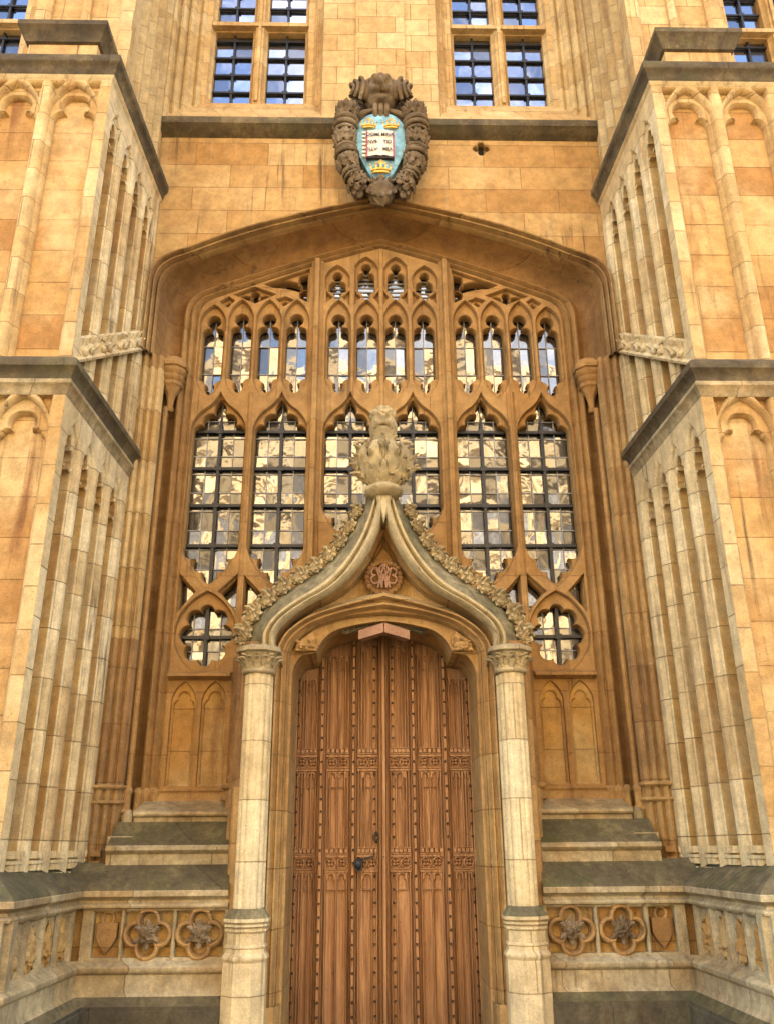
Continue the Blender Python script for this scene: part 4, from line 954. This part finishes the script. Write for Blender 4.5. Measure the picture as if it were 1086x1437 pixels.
# ====================================================================== coat of arms
CA = empty('coat_of_arms', (0, -.4, 9.0), label='carved cartouche with painted blue shield, open book and three gold crowns on the wall', cat='coat of arms')
OFF = Vector((0, -.4, 9.0)); sh_ = lambda x, y, z: (x - OFF.x, y - OFF.y, z - OFF.z)
ZS = lambda z: 10.3 - (10.3 - z) * 1.17 if z < 10.3 else z
def CB(m, q=1): return MB(m, lambda x, y, z: (q * x, y - OFF.y, ZS(z) - OFF.z))
b = CB('cart')
sil = sym([(0, 9.20, 0), (.16, 9.20, .1), (.34, 9.36, .12), (.44, 9.75, .05), (.46, 10.2, 0), (.46, 10.45, 0), (.44, 10.50, -.2), (.40, 10.62, 0), (.37, 10.68, -.2), (.32, 10.80, 0), (.27, 10.85, -.2), (.20, 10.93, 0), (0, 10.95)])
b.solid(sil, -.62, -.38, ch=.04); b.build('backing', CA, ang=30)
b = CB('cart')
def face(d):
    k = 0
    if d.y < .2:
        g = lambda x0, z0, sx_, sz_: math.exp(-(((abs(d.x) - x0) / sx_) ** 2 + ((d.z - z0) / sz_) ** 2))
        k += .30 * g(0, -.02, .13, .22) + .16 * g(.13, -.10, .09, .08) - .42 * g(.34, .17, .14, .13) + .24 * g(.32, .42, .24, .10) - .12 * g(0, .45, .08, .12)
        k += .20 * g(.30, -.30, .17, .14) - .30 * g(0, -.47, .34, .06) + .16 * g(0, -.66, .22, .12) + .10 * g(.62, -.05, .14, .2) - .15 * g(0, -.27, .05, .10)
    return k
b.blob((0, -.72, 10.55), (.215, .22, .27), .03, 4, 64, 48, 0, fn=face)
for k in range(-3, 4): b.blob((k * .06, -.80 + abs(k) * .02, 10.80 - abs(k) * .018), (.045, .05, .04), .3, 3, 12, 8, k + 5)
b.build('lion_mask', CA, ang=70)
for q in (-1, 1):
    b = CB('cart', q)
    for x, r in ((.215, .19), (.285, .14), (.335, .09)):
        b.tube([(x + .05 * math.cos(R(20 * k)) ** 2, -.80 + r * .55 * math.sin(R(20 * k)), 10.57 + r * math.cos(R(20 * k))) for k in range(18)], .024, 8, closed=True)
    b.rev(0, 0, [(.17, .16), (.14, .25), (.10, .31), (.05, .35), (.01, .37)], 16, 0, xf=lambda x, y, z: (z, -.80 + x * .55, 10.57 + y)); b.build('volute', CA)
b = CB('cart')
for k, x in enumerate((-.07, 0, .07)): b.tube([(x * .8, -.78, 10.34), (x, -.82, 10.30), (x, -.82, 10.23), (x * .9, -.76, 10.18)], .034, 8)
for q in (-1, 1): b.tube([(q * .10, -.74, 10.30), (q * .22, -.74, 10.26), (q * .36, -.72, 10.20), (q * .40, -.68, 10.12)], [.03, .035, .03, .02], 8)
b.build('strap', CA)
# shield
hw = lambda z: .30 * (1 - abs((z - 9.86) / .56) ** 3.2) ** .5 if abs(z - 9.86) < .56 else 0
b = CB('blue'); rows = []
for j in range(21):
    z = 9.34 + (10.22 - 9.34) * j / 20; t = (z - 9.34) / .88
    wv = .325 * min(1, (.22 + 1.25 * t ** .75)) * (1 - max(0, (t - .72) / .28) ** 2 * .45)
    rows.append([(wv * v, -.74 - .055 * (1 - v * v) , z) for v in [-1 + i / 6 for i in range(13)]])
b.loft(rows); b.loft([[(r[0][0], -.6, r[0][2]) for r in rows], [r[0] for r in rows]]); b.loft([[(r[-1][0], -.6, r[-1][2]) for r in rows], [r[-1] for r in rows]]); b.build('shield', CA)
def crown(cx, cz, w_):
    b = CB('gold'); y = -.815
    b.tube([(cx + w_ * .5 * math.cos(R(15 * k)), y + w_ * .22 * math.sin(R(15 * k)) + .02, cz + .008 * math.sin(R(15 * k))) for k in range(-12, 1)], w_ * .07, 8)
    b.tube([(cx + w_ * .54 * math.cos(R(15 * k)), y + w_ * .22 * math.sin(R(15 * k)) + .02, cz + w_ * .16) for k in range(-12, 1)], w_ * .055, 8)
    for k in range(5):
        a = -1 + .5 * k; x = cx + a * w_ * .50; yy = y - w_ * .2 * (1 - a * a) + .02
        b.leaf((x, yy, cz + w_ * .15), (a * .35, -.05, 1), (0, -1, 0), w_ * (.42 + .16 * (k == 2)), w_ * .10, .3, 2, 6, 4, th=.006); b.blob((x + a * w_ * .14, yy - .01, cz + w_ * (.52 + .14 * (k == 2))), (w_ * .06,) * 3, .05, 2, 8, 6)
    b.blob((cx, y + .03, cz + w_ * .22), (w_ * .42, w_ * .15, w_ * .24), .1, 4, 14, 8)
    for k in range(9): b.tube([(cx, y - .02, cz + w_ * .5), (cx + w_ * .24 * math.cos(R(22.5 * k)), y - .02, cz + w_ * (.5 + .24 * math.sin(R(22.5 * k))))], w_ * .022, 5)
    b.build('crown', CA, ang=60)
crown(-.15, 10.0, .155); crown(.125, 10.0, .155); crown(-.005, 9.39, .20)
b = CB(['white', 'red', 'ink'])
bx0, bx1, bz0, bz1 = -.185, .16, 9.565, 9.925; y = -.845
for q in (-1, 1):
    x0, x1 = (-.012, bx0 + .02) if q < 0 else (-.012, bx1 - .02)
    b.k = 0; b.loft([[(x0 + (x1 - x0) * t, y - .018 * math.sin(math.pi * min(1, t * 1.3 + .1)), z) for t in (0, .15, .3, .5, .75, 1)] for z in (bz0 + .02, bz1)]); b.loft([[(x0 + (x1 - x0) * t, y - .018 * math.sin(math.pi * min(1, t * 1.3 + .1)), bz1) for t in (0, .15, .3, .5, .75, 1)], [(x0 + (x1 - x0) * t, y + .05, bz1) for t in (0, .15, .3, .5, .75, 1)]])
b.k = 1; b.box(bx0, bx0 + .017, y + .0, y + .07, bz0 + .01, bz1 - .005); b.box(bx1 - .017, bx1, y + .0, y + .07, bz0 + .01, bz1 - .005); b.k = 2; b.box(bx0 + .01, bx1 - .01, y + .004, y + .05, bz0, bz0 + .018)
b.k = 0
for k in range(7): b.box(bx0 - .045, bx0 - .004, y + .0, y + .04, bz0 + .012 + k * .052, bz0 + .036 + k * .052)
b.build('open_book', CA)
def text(s_, x, z, size, y=-.868):
    c = bpy.data.curves.new('t', 'FONT'); c.body = s_; c.size = size; c.extrude = .002; c.offset = .0012; c.align_x = 'CENTER'
    o = bpy.data.objects.new('t', c); col.objects.link(o); dg = bpy.context.evaluated_depsgraph_get(); me = bpy.data.meshes.new_from_object(o.evaluated_get(dg))
    bpy.data.objects.remove(o); me.materials.clear(); me.materials.append(MS['ink'])
    q = bpy.data.objects.new('lettering', me); col.objects.link(q); q.parent = CA; q.location = (x - OFF.x, y - OFF.y, ZS(z) - OFF.z); q.scale = (1, 1.17, 1); q.rotation_euler = (R(90), 0, 0); return q
for k, (a, c) in enumerate((('DOMI', 'MINA'), ('NVS·', 'TIO'), ('ILLV·', 'MEA'))):
    text(a, -.10, 9.835 - k * .098, .062); text(c, .075, 9.835 - k * .098, .062)
# garlands of leaves and rings on both sides
GP = resample(catmull([(.41, 10.30), (.435, 10.12), (.44, 9.88), (.42, 9.66), (.37, 9.45), (.29, 9.29), (.19, 9.18)], 8), 61)
for q in (-1, 1):
    b = CB('cart', q)
    b.tube([(x, -.74, z) for x, z in GP], [.112 - .040 * i / 60 for i in range(61)], 14)
    def ring(i, r, th):
        p, pn = GP[i], GP[min(60, i + 1)] if i < 60 else GP[i]; pp = GP[max(0, i - 1)]
        t = Vector((pn[0] - pp[0], 0, pn[1] - pp[1])).normalized(); a = Vector((-t.z, 0, t.x)); c = Vector((0, 1, 0))
        b.tube([tuple(Vector((p[0], -.74, p[1])) + (a * math.cos(R(24 * k)) + c * math.sin(R(24 * k))) * r) for k in range(15)], th, 8, closed=True)
    for i, r, th in ((9, .132, .036), (13, .142, .030), (16, .128, .022), (28, .124, .020), (30, .132, .014), (32, .134, .028), (35, .128, .014), (44, .100, .026), (47, .105, .018)): ring(i, r, th)
    for i0, L_, up in ((7, .16, -1), (4, .14, -1), (26, .17, -1), (24, .13, -1), (42, .15, -1), (40, .12, -1), (50, .12, 1), (54, .12, 1)):
        p, pn = GP[i0], GP[min(60, i0 + 2)]; t = Vector((pn[0] - p[0], 0, pn[1] - p[1])).normalized() * up; a = Vector((-t.z, 0, t.x))
        for k in range(8):
            rd = a * math.cos(R(45 * k + i0 * 9)) + Vector((0, 1, 0)) * math.sin(R(45 * k + i0 * 9))
            if rd.y > .5: continue
            o = Vector((p[0], -.74, p[1])) + rd * .112; b.leaf(o, t + rd * .22, rd, L_ * .95, .058, .55, 2, 8, 5)
    for i0 in (4, 22, 40, 52): b.foliage((GP[i0][0], -.74, GP[i0][1]), (.112 - i0 * .0007, .12, .12), 26, .10, .036, i0 + 3, -.9, 1.5)
    b.build('garland', CA, ang=60)
    b = CB('cart', q)
    b.tube([(.27 + (.06 - .006 * k) * math.cos(R(40 * k)), -.80, 9.10 + (.06 - .006 * k) * math.sin(R(40 * k))) for k in range(9)], .022, 8); b.blob((.27, -.78, 9.10), (.03, .05, .03), .1); b.build('scroll', CA, ang=60); b = CB('cart', q)
    b.tube([(.36 + .05 * math.cos(R(30 * k)), -.84, 9.47 + .045 * math.sin(R(30 * k))) for k in range(12)], .016, 8, closed=True); b.build('scroll', CA)
b = CB('cart')
for k in range(-2, 3):
    b.leaf((k * .02, -.74, 9.32), (k * .32, -.25, -1), (0, -1, 0), .30 - .02 * abs(k), .075, .9, 4, 14, 8, th=.03)
for k in (-1, 1): b.leaf((k * .02, -.78, 9.12), (k * .5, -.2, 1), (0, -1, 0), .22, .06, 1.0, 3, 10, 6)
b.blob((0, -.74, 9.18), (.16, .12, .14), .2, 3); b.blob((0, -.80, 9.33), (.05, .03, .03), .2, 3); b.build('acanthus', CA, ang=60)

# ====================================================================== opposite building (seen in the panes)
OB = empty('columned_building', (0, -26, 0), label='sunlit classical stone building facing the doorway, reflected in the window panes', cat='building')
fo = lambda x, y, z: (x, -y, z)       # local y: out towards the doorway is negative of depth
b = MB('opp'); b.box(-15, 15, -8, 0, 0, 19.2); b.box(-9, 8, -8, -1.2, 19.2, 24.5); b.box(-9.3, 8.3, -8, -.7, 24.0, 24.6); b.build('wall', OB)
b = MB('opp')
for z0, h_, p_ in ((8.2, .5, .5), (9.0, .25, .3), (16.3, .4, .35), (17.0, .7, .8), (19.0, .4, .35), (13.0, .18, .18)): b.box(-15.3, 15.3, -.2, p_, z0, z0 + h_)
b.build('cornice', OB)
for i in range(12):
    x = -14.3 + i * 2.6; b = MB('opp'); b.rev(x, .35, [(.55, 9.3), (.55, 9.6), (.40, 9.7), (.38, 13), (.34, 15.6), (.42, 15.8), (.55, 16.2), (.55, 16.3)], 16, 0); b.build('column', OB)
for i in range(11):
    x = -13 + i * 2.6
    for z0, z1 in ((3.2, 6.8), (10.0, 12.6), (13.6, 15.4)):
        b = MB(['opp', 'slate', 'lead']); b.plate([(p, q) for p, q in rect(x - .85, x + .85, z0 - .3, z1 + .35)], [rect(x - .62, x + .62, z0, z1)], -.18, .1, mapf=lambda a, z, d: (a, -d, z)); b.k = 1
        b.add([(x - .62, .03, z0), (x + .62, .03, z0), (x + .62, .03, z1), (x - .62, .03, z1)], [(0, 1, 2, 3)]); b.k = 2
        b.box(x - .03, x + .03, .02, .08, z0, z1)
        for k in range(1, 4): zz = z0 + (z1 - z0) * k / 4; b.box(x - .5, x + .5, .02, .07, zz - .03, zz + .03)
        b.k = 0; b.box(x - 1.0, x + 1.0, 0, .4, z1 + .35, z1 + .6)
        b.build('window', OB)
b = MB('opp')
b.box(-15, 15, -.1, .25, 20.4, 20.65)
for i in range(60): b.rev(-14.8 + i * .5, .1, [(.08, 19.4), (.15, 19.7), (.06, 20.1), (.1, 20.4)], 8)
b.build('balustrade', OB, label='stone balustrade along the roof')
for i in range(7):
    x = -7.6 + i * 2.4; b = MB(['opp', 'slate']); b.plate(rect(x - .7, x + .7, 20.4, 23.4), [rect(x - .45, x + .45, 20.8, 23.0)], -1.4, -1.2, mapf=lambda a, z, d: (a, -d - 2.45, z)); b.k = 1; b.box(x - .5, x + .5, -1.25, -1.18, 20.7, 23.1); b.build('window', OB)
for x in (-12, -6, 5, 11.5):
    b = MB('opp'); b.box(x - .7, x + .7, -5, -3, 19, 23.5); b.box(x - .85, x + .85, -5.15, -2.85, 23.2, 23.6); b.build('chimney', OB)
b = MB('slate'); b.loft([[(-15, 0, 19.5), (15, 0, 19.5)], [(-15, -4, 22.4), (15, -4, 22.4)], [(-15, -8, 19.5), (15, -8, 19.5)]]); b.build('roof', OB)
